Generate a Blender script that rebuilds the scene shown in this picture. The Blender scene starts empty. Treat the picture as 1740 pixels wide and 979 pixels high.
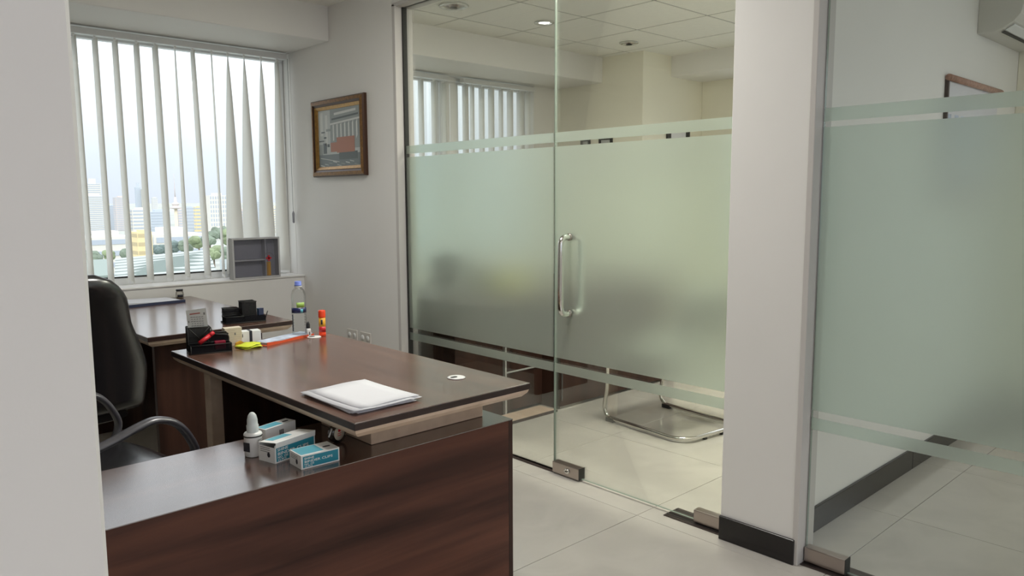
import bpy, bmesh, math, random
from mathutils import Vector, Matrix
random.seed(7)
SC = bpy.context.scene
COL = SC.collection
R = math.radians
PI = math.pi

# ------------------------------------------------------------------ camera
CAMZ = 1.37
cam_d = bpy.data.cameras.new('camera')
cam = bpy.data.objects.new('camera', cam_d)
COL.objects.link(cam)
cam_d.sensor_width = 36.0
cam_d.sensor_fit = 'HORIZONTAL'
cam_d.lens = 1299.33 / 1740 * 36.0
cam_d.clip_start = 0.02
cam_d.clip_end = 20000
rt = Vector((0.73082, -0.68256, -0.00439)); up = Vector((0.08278, 0.08225, 0.99317)); fw = Vector((0.67753, 0.72619, -0.11662))
m = Matrix((rt, up, -fw)).transposed().to_4x4()
m.translation = Vector((0, 0, CAMZ))
cam.matrix_world = m
SC.camera = cam

# ------------------------------------------------------------------ world (hazy bright day)
W = bpy.data.worlds.new('hazy_sky'); SC.world = W
W.use_nodes = True
nt = W.node_tree; nt.nodes.clear()
wo = nt.nodes.new('ShaderNodeOutputWorld'); bg = nt.nodes.new('ShaderNodeBackground')
tc = nt.nodes.new('ShaderNodeTexCoord'); sx = nt.nodes.new('ShaderNodeSeparateXYZ')
cr = nt.nodes.new('ShaderNodeValToRGB'); nz = nt.nodes.new('ShaderNodeTexNoise')
mx = nt.nodes.new('ShaderNodeMix'); mx.data_type = 'RGBA'; mx.blend_type = 'MULTIPLY'
nt.links.new(tc.outputs['Generated'], sx.inputs[0])
nt.links.new(sx.outputs['Z'], cr.inputs[0])
e = cr.color_ramp.elements
e[0].position = 0.0; e[0].color = (0.64, 0.69, 0.76, 1)
e[1].position = 1.0; e[1].color = (1.60, 1.66, 1.80, 1)
a = e.new(0.05); a.color = (0.70, 0.76, 0.82, 1)
a = e.new(0.12); a.color = (0.88, 0.94, 0.98, 1)
a = e.new(0.20); a.color = (1.05, 1.12, 1.18, 1)
a = e.new(0.34); a.color = (1.60, 1.66, 1.74, 1)
nz.inputs['Scale'].default_value = 2.5; nz.inputs['Detail'].default_value = 4
nt.links.new(tc.outputs['Generated'], nz.inputs['Vector'])
c2 = nt.nodes.new('ShaderNodeValToRGB')
c2.color_ramp.elements[0].position = 0.35; c2.color_ramp.elements[0].color = (0.94, 0.95, 0.97, 1)
c2.color_ramp.elements[1].position = 0.7; c2.color_ramp.elements[1].color = (1.05, 1.04, 1.03, 1)
nt.links.new(nz.outputs['Fac'], c2.inputs[0])
mx.inputs['Factor'].default_value = 1
nt.links.new(cr.outputs[0], mx.inputs['A']); nt.links.new(c2.outputs[0], mx.inputs['B'])
nt.links.new(mx.outputs['Result'], bg.inputs[0]); bg.inputs[1].default_value = 1.4
nt.links.new(bg.outputs[0], wo.inputs[0])

sun_d = bpy.data.lights.new('hazy_sun', 'SUN'); sun_d.energy = 1.1; sun_d.angle = R(6); sun_d.color = (1.0, 0.93, 0.80)
sun = bpy.data.objects.new('hazy_sun', sun_d); COL.objects.link(sun)
sun.rotation_euler = (R(52), 0, R(-20))      # shines from behind the building onto the city

SC.view_settings.view_transform = 'Standard'
SC.view_settings.look = 'None'
SC.view_settings.gamma = 1.0
SC.view_settings.exposure = 0.0
SC.view_settings.use_curve_mapping = False
SC.cycles.max_bounces = 12
SC.cycles.diffuse_bounces = 5
SC.cycles.glossy_bounces = 5
SC.cycles.transmission_bounces = 8
SC.cycles.transparent_max_bounces = 16
SC.cycles.sample_clamp_indirect = 4.0
SC.cycles.caustics_reflective = False
SC.cycles.caustics_refractive = True

def portal(name, loc, rot, sx_, sy_):
    l = bpy.data.lights.new(name, 'AREA'); l.shape = 'RECTANGLE'; l.size = sx_; l.size_y = sy_
    l.cycles.is_portal = True
    o = bpy.data.objects.new(name, l); COL.objects.link(o); o.location = loc; o.rotation_euler = rot
portal('daylight_portal', (1.76, 5.28, 1.6), (R(-90), 0, 0), 1.8, 1.6)
portal('daylight_portal', (3.95, 5.28, 1.6), (R(-90), 0, 0), 2.3, 1.6)
portal('daylight_portal', (0.7, -4.15, 1.7), (R(90), 0, 0), 9.0, 1.8)

portal('daylight_portal', (6.36, 2.62, 1.6), (0, R(90), 0), 1.6, 1.9)
portal('daylight_portal', (5.62, -0.75, 1.6), (0, R(90), 0), 1.6, 2.9)

# ------------------------------------------------------------------ materials
def nodes(name):
    M = bpy.data.materials.new(name); M.use_nodes = True
    t = M.node_tree; t.nodes.clear()
    o = t.nodes.new('ShaderNodeOutputMaterial')
    return M, t, o

def pbr(name, col, rough=0.5, metal=0.0, spec=0.5, var=0.0, scale=8.0, bump=0.0, bscale=60.0, stretch=(1, 1, 1), ior=1.5, coat=0.0):
    M, t, o = nodes(name)
    p = t.nodes.new('ShaderNodeBsdfPrincipled')
    p.inputs['Base Color'].default_value = (*col, 1)
    p.inputs['Roughness'].default_value = rough
    p.inputs['Metallic'].default_value = metal
    p.inputs['IOR'].default_value = ior
    p.inputs['Specular IOR Level'].default_value = spec
    p.inputs['Coat Weight'].default_value = coat
    p.inputs['Coat Roughness'].default_value = 0.12
    t.links.new(p.outputs[0], o.inputs[0])
    if var or bump:
        c = t.nodes.new('ShaderNodeTexCoord'); mp = t.nodes.new('ShaderNodeMapping')
        mp.inputs['Scale'].default_value = stretch
        t.links.new(c.outputs['Object'], mp.inputs[0])
    if var:
        n = t.nodes.new('ShaderNodeTexNoise'); n.inputs['Scale'].default_value = scale; n.inputs['Detail'].default_value = 5
        t.links.new(mp.outputs[0], n.inputs['Vector'])
        r = t.nodes.new('ShaderNodeValToRGB')
        r.color_ramp.elements[0].position = 0.3; r.color_ramp.elements[1].position = 0.72
        r.color_ramp.elements[0].color = (*[x * (1 - var) for x in col], 1)
        r.color_ramp.elements[1].color = (*[min(1, x * (1 + var)) for x in col], 1)
        t.links.new(n.outputs['Fac'], r.inputs[0]); t.links.new(r.outputs[0], p.inputs['Base Color'])
    if bump:
        n2 = t.nodes.new('ShaderNodeTexNoise'); n2.inputs['Scale'].default_value = bscale; n2.inputs['Detail'].default_value = 3
        t.links.new(mp.outputs[0], n2.inputs['Vector'])
        b = t.nodes.new('ShaderNodeBump'); b.inputs['Strength'].default_value = bump; b.inputs['Distance'].default_value = 0.002
        t.links.new(n2.outputs['Fac'], b.inputs['Height']); t.links.new(b.outputs[0], p.inputs['Normal'])
    return M

def wood(name, c0, c1, c2_, axis='X', rough=0.25, ior=1.7, bump=0.04):
    """laminate with long streaks running along one axis"""
    M, t, o = nodes(name)
    p = t.nodes.new('ShaderNodeBsdfPrincipled')
    c = t.nodes.new('ShaderNodeTexCoord'); mp = t.nodes.new('ShaderNodeMapping')
    s = {'X': (0.35, 6, 6), 'Y': (6, 0.35, 6), 'Z': (6, 6, 0.35)}[axis]
    mp.inputs['Scale'].default_value = s
    geo = t.nodes.new('ShaderNodeNewGeometry')
    t.links.new(geo.outputs['Position'], mp.inputs[0])
    n = t.nodes.new('ShaderNodeTexNoise'); n.inputs['Scale'].default_value = 2.2; n.inputs['Detail'].default_value = 7; n.inputs['Distortion'].default_value = 0.5
    t.links.new(mp.outputs[0], n.inputs['Vector'])
    r = t.nodes.new('ShaderNodeValToRGB')
    el = r.color_ramp.elements
    el[0].position = 0.28; el[0].color = (*c0, 1); el[1].position = 0.72; el[1].color = (*c2_, 1)
    k = el.new(0.5); k.color = (*c1, 1)
    t.links.new(n.outputs['Fac'], r.inputs[0]); t.links.new(r.outputs[0], p.inputs['Base Color'])
    p.inputs['Roughness'].default_value = rough; p.inputs['IOR'].default_value = ior
    b = t.nodes.new('ShaderNodeBump'); b.inputs['Strength'].default_value = bump; b.inputs['Distance'].default_value = 0.001
    t.links.new(n.outputs['Fac'], b.inputs['Height']); t.links.new(b.outputs[0], p.inputs['Normal'])
    t.links.new(p.outputs[0], o.inputs[0])
    return M

def clear(name, tint, refl=1.0, ior=1.5):
    """thin clear sheet: tinted see-through plus a fresnel reflection"""
    M, t, o = nodes(name)
    tr = t.nodes.new('ShaderNodeBsdfTransparent'); tr.inputs[0].default_value = (*tint, 1)
    gl = t.nodes.new('ShaderNodeBsdfGlossy'); gl.inputs['Roughness'].default_value = 0.01
    fr = t.nodes.new('ShaderNodeFresnel'); fr.inputs[0].default_value = ior
    mu = t.nodes.new('ShaderNodeMath'); mu.operation = 'MULTIPLY'; mu.inputs[1].default_value = refl
    mi = t.nodes.new('ShaderNodeMixShader')
    t.links.new(fr.outputs[0], mu.inputs[0]); t.links.new(mu.outputs[0], mi.inputs[0])
    t.links.new(tr.outputs[0], mi.inputs[1]); t.links.new(gl.outputs[0], mi.inputs[2]); t.links.new(mi.outputs[0], o.inputs[0])
    return M

def frost(name):
    M, t, o = nodes(name)
    rf = t.nodes.new('ShaderNodeBsdfRefraction'); rf.inputs['Color'].default_value = (0.90, 0.975, 0.945, 1)
    rf.inputs['Roughness'].default_value = 0.30; rf.inputs['IOR'].default_value = 1.45
    tl = t.nodes.new('ShaderNodeBsdfTranslucent'); tl.inputs[0].default_value = (0.93, 0.93, 0.88, 1)
    df = t.nodes.new('ShaderNodeBsdfDiffuse'); df.inputs[0].default_value = (0.90, 0.90, 0.84, 1)
    a = t.nodes.new('ShaderNodeMixShader'); a.inputs[0].default_value = 0.45
    b = t.nodes.new('ShaderNodeMixShader'); b.inputs[0].default_value = 0.20
    t.links.new(tl.outputs[0], a.inputs[1]); t.links.new(df.outputs[0], a.inputs[2])
    t.links.new(rf.outputs[0], b.inputs[1]); t.links.new(a.outputs[0], b.inputs[2])
    t.links.new(b.outputs[0], o.inputs[0])
    return M

def sheer(name, col, trans=0.5, op=0.0):
    M, t, o = nodes(name)
    d = t.nodes.new('ShaderNodeBsdfDiffuse'); d.inputs[0].default_value = (*col, 1)
    l = t.nodes.new('ShaderNodeBsdfTranslucent'); l.inputs[0].default_value = (*col, 1)
    mi = t.nodes.new('ShaderNodeMixShader'); mi.inputs[0].default_value = trans
    t.links.new(d.outputs[0], mi.inputs[1]); t.links.new(l.outputs[0], mi.inputs[2])
    last = mi
    if op:
        tr = t.nodes.new('ShaderNodeBsdfTransparent'); m2 = t.nodes.new('ShaderNodeMixShader'); m2.inputs[0].default_value = op
        t.links.new(mi.outputs[0], m2.inputs[1]); t.links.new(tr.outputs[0], m2.inputs[2]); last = m2
    t.links.new(last.outputs[0], o.inputs[0])
    return M

def glow(name, col, s):
    M, t, o = nodes(name)
    em = t.nodes.new('ShaderNodeEmission'); em.inputs[0].default_value = (*col, 1); em.inputs[1].default_value = s
    t.links.new(em.outputs[0], o.inputs[0]); return M

def marble(name, col):
    """glossy porcelain tile with faint clouding"""
    M, t, o = nodes(name)
    p = t.nodes.new('ShaderNodeBsdfPrincipled')
    g = t.nodes.new('ShaderNodeNewGeometry')
    n = t.nodes.new('ShaderNodeTexNoise'); n.inputs['Scale'].default_value = 3.5; n.inputs['Detail'].default_value = 8; n.inputs['Distortion'].default_value = 1.2
    t.links.new(g.outputs['Position'], n.inputs['Vector'])
    r = t.nodes.new('ShaderNodeValToRGB')
    r.color_ramp.elements[0].position = 0.3; r.color_ramp.elements[0].color = (*[x * 0.93 for x in col], 1)
    r.color_ramp.elements[1].position = 0.7; r.color_ramp.elements[1].color = (*[min(1, x * 1.04) for x in col], 1)
    t.links.new(n.outputs['Fac'], r.inputs[0]); t.links.new(r.outputs[0], p.inputs['Base Color'])
    p.inputs['Roughness'].default_value = 0.13; p.inputs['IOR'].default_value = 1.55
    t.links.new(p.outputs[0], o.inputs[0]); return M

M = dict(
    wall=pbr('wall_paint', (0.81, 0.795, 0.765), 0.55, var=0.02, scale=2.0, bump=0.06, bscale=180),
    wall_y=pbr('cream_wall_paint', (0.84, 0.81, 0.69), 0.55, var=0.02, scale=2.0),
    ceil=pbr('ceiling_board', (0.87, 0.86, 0.80), 0.8, var=0.02, scale=25, bump=0.25, bscale=400),
    tee=pbr('ceiling_tee', (0.42, 0.41, 0.38), 0.5),
    tile=marble('porcelain_tile', (0.56, 0.53, 0.48)),
    grout=pbr('grout', (0.10, 0.09, 0.08), 0.9),
    skirt=pbr('black_skirting', (0.012, 0.010, 0.010), 0.25),
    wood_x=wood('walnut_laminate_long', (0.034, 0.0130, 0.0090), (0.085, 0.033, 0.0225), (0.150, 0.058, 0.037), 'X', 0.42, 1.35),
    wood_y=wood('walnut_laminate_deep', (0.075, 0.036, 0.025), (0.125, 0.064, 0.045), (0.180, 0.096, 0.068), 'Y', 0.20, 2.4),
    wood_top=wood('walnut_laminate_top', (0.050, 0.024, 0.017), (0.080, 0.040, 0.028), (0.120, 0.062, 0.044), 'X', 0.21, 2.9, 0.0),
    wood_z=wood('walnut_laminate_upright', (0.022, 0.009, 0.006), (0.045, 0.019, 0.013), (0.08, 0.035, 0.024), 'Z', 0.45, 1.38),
    wood_edge=pbr('dark_edge_banding', (0.030, 0.014, 0.011), 0.35),
    beige=wood('beige_laminate', (0.58, 0.43, 0.32), (0.66, 0.50, 0.38), (0.74, 0.57, 0.44), 'Y', 0.4, 1.45),
    leather=pbr('black_leather', (0.010, 0.009, 0.011), 0.27, ior=1.9, bump=0.12, bscale=90),
    arm=pbr('grey_black_plastic', (0.085, 0.083, 0.095), 0.32, ior=1.8),
    blackp=pbr('black_plastic', (0.012, 0.012, 0.013), 0.35),
    chrome=pbr('chrome', (0.72, 0.70, 0.66), 0.10, 1.0),
    steel=pbr('brushed_steel', (0.46, 0.40, 0.37), 0.28, 1.0, bump=0.1, bscale=200, stretch=(20, 1, 1)),
    darksteel=pbr('dark_steel', (0.10, 0.08, 0.075), 0.35, 0.8),
    alu=pbr('white_aluminium', (0.75, 0.76, 0.76), 0.35),
    trimgrey=pbr('painted_trim', (0.58, 0.555, 0.53), 0.5),
    gasket=pbr('dark_gasket', (0.02, 0.02, 0.018), 0.6),
    glass=clear('partition_glass', (0.975, 0.99, 0.97), 0.38),
    glass_edge=pbr('glass_edge_green', (0.30, 0.36, 0.31), 0.2),
    wglass=clear('window_glass', (0.97, 0.98, 0.98), 0.3),
    acrylic=clear('acrylic_sheet', (0.93, 0.93, 0.95), 0.8),
    pet=clear('clear_bottle_plastic', (0.94, 0.95, 0.95), 0.5, 1.35),
    tape=clear('clear_tape', (0.70, 0.68, 0.68), 1.2, 1.6),
    frost=frost('frosted_film'),
    vane=sheer('sheer_blind_fabric', (0.93, 0.92, 0.88), 0.52, 0.14),
    white=pbr('white_plastic', (0.80, 0.80, 0.78), 0.35),
    paper=pbr('white_paper', (0.70, 0.70, 0.735), 0.7),
    paper2=pbr('greyish_paper', (0.50, 0.51, 0.49), 0.7),
    bluepaper=pbr('blue_tinted_paper', (0.50, 0.56, 0.68), 0.6, var=0.25, scale=30),
    cream=pbr('cream_card', (0.66, 0.58, 0.45), 0.7, var=0.06, scale=40),
    navy=pbr('navy_folder', (0.03, 0.04, 0.09), 0.4),
    orange=pbr('orange_folder', (0.75, 0.10, 0.03), 0.4),
    yellow=pbr('yellow_sticky_note', (0.66, 0.74, 0.04), 0.6),
    red=pbr('red_plastic', (0.60, 0.02, 0.03), 0.35),
    redorange=pbr('red_orange_plastic', (0.85, 0.06, 0.01), 0.35),
    amber=pbr('amber_label', (0.75, 0.38, 0.03), 0.5),
    darkink=pbr('dark_ink', (0.02, 0.02, 0.03), 0.6),
    greyink=pbr('grey_ink', (0.16, 0.16, 0.16), 0.7),
    teal=pbr('teal_print', (0.02, 0.24, 0.33), 0.35),
    tealt=pbr('light_teal_print', (0.12, 0.45, 0.56), 0.3),
    bluecap=pbr('blue_cap', (0.16, 0.22, 0.62), 0.35),
    bluelab=pbr('dark_blue_label', (0.015, 0.02, 0.09), 0.35),
    greenlab=pbr('green_label', (0.32, 0.50, 0.10), 0.4),
    mesh=sheer('black_wire_mesh', (0.02, 0.02, 0.023), 0.1, 0.38),
    gold=pbr('gilded_moulding', (0.20, 0.095, 0.022), 0.35, 0.35, var=0.35, scale=60, stretch=(1, 1, 1)),
    gold2=pbr('bright_gilding', (0.36, 0.20, 0.055), 0.3, 0.5, var=0.2, scale=50),
    goldd=pbr('dark_gilding', (0.06, 0.025, 0.012), 0.35, 0.2),
    box=pbr('grey_box_metal', (0.30, 0.30, 0.33), 0.45),
    boxl=pbr('pale_box_metal', (0.52, 0.52, 0.52), 0.45),
    ac=pbr('air_conditioner_plastic', (0.60, 0.585, 0.54), 0.4),
    pinkwood=pbr('pinkish_wood', (0.42, 0.24, 0.18), 0.5, var=0.3, scale=60),
    silver=pbr('lamp_trim', (0.62, 0.62, 0.58), 0.25, 0.6),
    lampglow=glow('lamp_glow', (1.0, 0.97, 0.95), 9.0),
    panelglow=glow('fill_panel_glow', (0.93, 0.95, 1.0), 4.0),
    greyfab=pbr('grey_fabric', (0.30, 0.29, 0.25), 0.9, var=0.1, scale=200),
    socket=pbr('socket_plastic', (0.66, 0.63, 0.58), 0.4),
)

# ------------------------------------------------------------------ mesh helpers
def bm_box(bm, x0, x1, y0, y1, z0, z1, mat=0):
    v = [bm.verts.new(p) for p in ((x0, y0, z0), (x1, y0, z0), (x1, y1, z0), (x0, y1, z0), (x0, y0, z1), (x1, y0, z1), (x1, y1, z1), (x0, y1, z1))]
    out = []
    for f in ((3, 2, 1, 0), (4, 5, 6, 7), (0, 1, 5, 4), (1, 2, 6, 5), (2, 3, 7, 6), (3, 0, 4, 7)):
        q = bm.faces.new([v[i] for i in f]); q.material_index = mat; out.append(q)
    return v, out

def bm_prism(bm, pts, a0, a1, axis='Y', mat=0):
    """extrude a closed 2D outline along an axis"""
    def P(u, w, a):
        return {'X': (a, u, w), 'Y': (u, a, w), 'Z': (u, w, a)}[axis]
    A = [bm.verts.new(P(u, w, a0)) for u, w in pts]; B = [bm.verts.new(P(u, w, a1)) for u, w in pts]
    n = len(pts)
    fs = [bm.faces.new(A[::-1]), bm.faces.new(B)]
    for i in range(n):
        fs.append(bm.faces.new((A[i], A[(i + 1) % n], B[(i + 1) % n], B[i])))
    for f in fs: f.material_index = mat
    return fs

def bm_lathe(bm, prof, n=24, center=(0, 0, 0), mat=0, axis='Z', caps=True):
    cx, cy, cz = center
    rings = []
    for r, z in prof:
        ring = []
        for i in range(n):
            t = 2 * PI * i / n
            u, w = r * math.cos(t), r * math.sin(t)
            p = {'Z': (cx + u, cy + w, cz + z), 'X': (cx + z, cy + u, cz + w), 'Y': (cx + w, cy + z, cz + u)}[axis]
            ring.append(bm.verts.new(p))
        rings.append(ring)
    for a_, b_ in zip(rings, rings[1:]):
        for i in range(n):
            f = bm.faces.new((a_[i], a_[(i + 1) % n], b_[(i + 1) % n], b_[i])); f.smooth = True; f.material_index = mat
    if caps:
        if prof[0][0] > 1e-5: bm.faces.new(rings[0][::-1]).material_index = mat
        if prof[-1][0] > 1e-5: bm.faces.new(rings[-1]).material_index = mat

def bm_tube(bm, pts, r, n=10, flat=1.0, mat=0, closed=False):
    """swept tube; flat squeezes the section across its side axis"""
    P = [Vector(p) for p in pts]
    rings = []
    up0 = Vector((0, 0, 1))
    L = len(P)
    for i, p in enumerate(P):
        if closed: d = (P[(i + 1) % L] - P[i - 1]).normalized()
        else: d = (P[min(i + 1, L - 1)] - P[max(i - 1, 0)]).normalized()
        if i == 0:
            s = d.cross(up0)
            if s.length < 0.05: s = d.cross(Vector((0, 1, 0)))
        else:
            s = prev - d * prev.dot(d)      # carry the section along without twisting it
        s.normalize()
        prev = s
        u = s.cross(d).normalized()
        rr = r[i] if isinstance(r, (list, tuple)) else r
        rings.append([bm.verts.new(p + s * rr * flat * math.cos(2 * PI * k / n) + u * rr * math.sin(2 * PI * k / n)) for k in range(n)])
    prs = list(zip(rings, rings[1:])) + ([(rings[-1], rings[0])] if closed else [])
    for a_, b_ in prs:
        for k in range(n):
            f = bm.faces.new((a_[k], a_[(k + 1) % n], b_[(k + 1) % n], b_[k])); f.smooth = True; f.material_index = mat
    if not closed:
        bm.faces.new(rings[0][::-1]).material_index = mat; bm.faces.new(rings[-1]).material_index = mat

def smooth_path(pts, n=5):
    P = [Vector(p) for p in pts]; out = []
    for i in range(len(P) - 1):
        a0 = P[max(i - 1, 0)]; a1 = P[i]; a2 = P[i + 1]; a3 = P[min(i + 2, len(P) - 1)]
        for k in range(n):
            t = k / n
            out.append(0.5 * ((2 * a1) + (-a0 + a2) * t + (2 * a0 - 5 * a1 + 4 * a2 - a3) * t * t + (-a0 + 3 * a1 - 3 * a2 + a3) * t ** 3))
    out.append(P[-1]); return out

def bm_loft(bm, sections, mat=0):
    rings = [[bm.verts.new(p) for p in s] for s in sections]
    n = len(rings[0])
    for a_, b_ in zip(rings, rings[1:]):
        for k in range(n):
            f = bm.faces.new((a_[k], a_[(k + 1) % n], b_[(k + 1) % n], b_[k])); f.smooth = True; f.material_index = mat
    bm.faces.new(rings[0][::-1]); bm.faces.new(rings[-1])

def supere(cx, cz, w, h, p=4, n=28):
    """superellipse outline"""
    out = []
    for i in range(n):
        t = 2 * PI * i / n
        c, s = math.cos(t), math.sin(t)
        out.append((cx + w * math.copysign(abs(c) ** (2 / p), c), cz + h * math.copysign(abs(s) ** (2 / p), s)))
    return out

def obj(name, bm, mats, parent=None, bevel=0.0, seg=2, loc=None, rot=None):
    bmesh.ops.recalc_face_normals(bm, faces=bm.faces)
    me = bpy.data.meshes.new(name); bm.to_mesh(me); bm.free()
    for k in (mats if isinstance(mats, (list, tuple)) else [mats]):
        me.materials.append(M[k] if isinstance(k, str) else k)
    o = bpy.data.objects.new(name, me); COL.objects.link(o)
    if parent: o.parent = parent
    if loc: o.location = loc
    if rot: o.rotation_euler = rot
    if bevel:
        b = o.modifiers.new('bevel', 'BEVEL'); b.width = bevel; b.segments = seg; b.limit_method = 'ANGLE'; b.angle_limit = R(40)
    return o

def box(name, x0, x1, y0, y1, z0, z1, mat, parent=None, bevel=0.0, **k):
    bm = bmesh.new(); bm_box(bm, x0, x1, y0, y1, z0, z1)
    return obj(name, bm, mat, parent, bevel, **k)

def thing(name, label, cat, loc=(0, 0, 0), rz=0, group=None):
    o = bpy.data.objects.new(name, None); COL.objects.link(o); o.empty_display_size = 0.1
    o.location = loc; o.rotation_euler = (0, 0, rz)
    o['label'] = label; o['category'] = cat
    if group: o['group'] = group
    return o

def tag(o, label, cat, group=None):
    o['label'] = label; o['category'] = cat
    if group: o['group'] = group
    return o

def struct(o, label=None):
    o['kind'] = 'structure'
    if label: o['label'] = label
    return o

def dup(root, loc, rz, label=None):
    r = root.copy(); COL.objects.link(r); r.location = loc; r.rotation_euler = (0, 0, rz)
    if label: r['label'] = label
    for ch in list(root.children):
        c = ch.copy(); COL.objects.link(c); c.parent = r
        for g in ch.children:
            d = g.copy(); COL.objects.link(d); d.parent = c
    return r

def text(name, s, size, mat, parent, loc, rot, extrude=0.0003, align='LEFT', sx_=1.0):
    cu = bpy.data.curves.new(name, 'FONT'); cu.body = s; cu.size = size; cu.extrude = extrude; cu.align_x = align
    cu.resolution_u = 2; cu.offset = size * 0.012
    cu.materials.append(M[mat])
    tmp = bpy.data.objects.new('tmp_text', cu); COL.objects.link(tmp)
    bpy.context.view_layer.update()
    me = bpy.data.meshes.new_from_object(tmp.evaluated_get(bpy.context.evaluated_depsgraph_get()))
    bpy.data.objects.remove(tmp)
    o = bpy.data.objects.new(name, me); COL.objects.link(o); o.parent = parent
    o.location = loc; o.rotation_euler = rot; o.scale = (sx_, 1, 1)
    return o

# ------------------------------------------------------------------ the shell
XW, XG, ZC = 2.63, 2.69, 2.605      # wall face, glass plane, ceiling
YB = 4.55                            # front of the beam
# floor: slab and one tile object per tile
fl = struct(box('floor', -4.2, 6.4, -4.2, 5.3, -0.12, -0.004, 'grout'), 'glossy cream tiled floor')
T = 0.8; X0, Y0 = 2.565, 1.961
bmt = bmesh.new(); bm_box(bmt, 0.0012, T - 0.0012, 0.0012, T - 0.0012, -0.012, 0.0)
tile0 = None
for i in range(-8, 5):
    for j in range(-8, 4):
        if tile0 is None:
            tile0 = obj('floor_tile', bmt, 'tile', fl, 0.0008, 1); t_ = tile0
        else:
            t_ = tile0.copy(); COL.objects.link(t_); t_.parent = fl
        t_.location = (X0 + i * T, Y0 + j * T, 0)

# ceiling slab + suspended boards
ce = struct(box('ceiling', -4.2, 6.4, -4.2, 5.3, ZC + 0.03, ZC + 0.15, 'ceil'), 'white suspended ceiling')
box('plain_soffit', -4.2, 6.4, -4.2, -0.2, ZC, ZC + 0.03, 'ceil', ce)
box('plain_soffit', -4.2, 0.48, -0.2, 4.6, ZC, ZC + 0.03, 'ceil', ce)
CT = 0.6; CX, CY = 3.48, 4.245
bmt = bmesh.new(); bm_box(bmt, 0.009, CT - 0.009, 0.009, CT - 0.009, 0.0, 0.014)
c0 = None
tee = bmesh.new()
for i in range(-5, 5):
    for j in range(-8, 1):
        x, y = CX + i * CT, CY + j * CT
        if c0 is None:
            c0 = obj('ceiling_tile', bmt, 'ceil', ce, 0.002, 1); t_ = c0
        else:
            t_ = c0.copy(); COL.objects.link(t_); t_.parent = ce
        t_.location = (x, y, ZC + 0.001)
for i in range(-5, 6): bm_box(tee, CX + i * CT - 0.007, CX + i * CT + 0.007, -0.2, 4.8, ZC + 0.004, ZC + 0.03)
for j in range(-8, 2): bm_box(tee, 0.48, 6.4, CY + j * CT - 0.007, CY + j * CT + 0.007, ZC + 0.004, ZC + 0.03)
obj('ceiling_tee_grid', tee, 'tee', ce)

# window wall: parapet below, beam above
def wallmesh(name, boxes, mat, label=None, bevel=0.004):
    bm = bmesh.new()
    for b in boxes: bm_box(bm, *b)
    return struct(obj(name, bm, mat, None, bevel, 1), label)
wallmesh('wall_window', [(-4.2, 6.4, 5.0, 5.32, 0, 0.83), (-4.2, 0.9, 5.0, 5.32, 0.83, 2.39), (5.04, 6.4, 5.1, 5.32, 0.83, 2.39),
                         (4.03, 4.19, 5.17, 5.32, 0.83, 2.39), (2.63, 2.82, 5.1, 5.32, 0.83, 2.39), (-4.2, 6.4, 5.22, 5.4, 2.375, 2.75)], 'wall', 'white parapet under the window')
wallmesh('trim_1', [(-4.2, XW, YB, 5.22, 2.388, ZC + 0.03)], 'wall', 'boxed beam over the office window')
wallmesh('trim_2', [(2.75, 5.36, YB, 5.22, 2.388, ZC + 0.03)], 'wall', 'boxed beam over the window of the glass room')
wallmesh('trim_3', [(5.76, 6.3, -0.2, 4.12, 2.43, ZC + 0.03)], 'wall', 'boxed beam on the far wall of the glass room')
# the wall that carries the picture, plus the frame around the partition opening
wallmesh('wall_picture', [(XW, 2.75, 3.825, 5.1, 0, ZC + 0.03), (XW, 2.75, 1.28, 3.825, 2.49, ZC + 0.03), (XW, 2.75, -4.2, 1.28, 2.49, ZC + 0.03),
                          (XW, 2.75, -4.2, -0.7, 0, 2.49)], 'wall', 'white wall with the gilt framed picture')
wallmesh('wall_column', [(XW, 2.746, 1.28, 1.592, 0, 2.49), (2.746, 2.80, 1.33, 1.53, 0, 2.6)], 'wall', 'narrow white column between the two glass doors')
wallmesh('wall_between_rooms', [(2.746, 6.3, 1.365, 1.50, 0, ZC + 0.03)], 'wall', 'wall between the two glass fronted rooms')
wallmesh('wall_far', [(5.36, 6.3, 4.10, 5.3, 0, ZC + 0.03), (6.25, 6.4, 1.5, 1.7, 0, ZC + 0.03), (6.25, 6.4, 3.55, 4.10, 0, ZC + 0.03), (6.25, 6.4, 1.7, 3.55, 0, 0.83), (6.25, 6.4, 1.7, 3.55, 2.39, ZC + 0.03),
   (5.42, 6.3, 0.7, 1.365, 0, ZC + 0.03), (5.42, 5.6, -4.2, -2.2, 0, ZC + 0.03), (5.42, 5.6, -2.2, 0.7, 0, 0.83), (5.42, 5.6, -2.2, 0.7, 2.39, ZC + 0.03)], 'wall_y', 'cream far walls of the glass rooms')
wallmesh('wall_left', [(-4.2, -4.0, -4.2, 5.3, 0, ZC + 0.03)], 'wall')
wallmesh('wall_back', [(-4.2, 6.4, -4.2, -4.0, 0, 0.8), (-4.2, 6.4, -4.2, -4.0, 2.5, 2.7), (-4.2, -3.8, -4.2, -4.0, 0.8, 2.5), (5.2, 6.4, -4.2, -4.0, 0.8, 2.5), (2.6, 2.8, -4.2, -4.0, 0.8, 2.5)], 'wall')
wallmesh('wall_pillar', [(-1.6, 0.2855, 1.15, 1.55, 0, ZC + 0.03)], 'wall', 'pale pillar at the left edge in front of the desks', 0.006)

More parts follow.
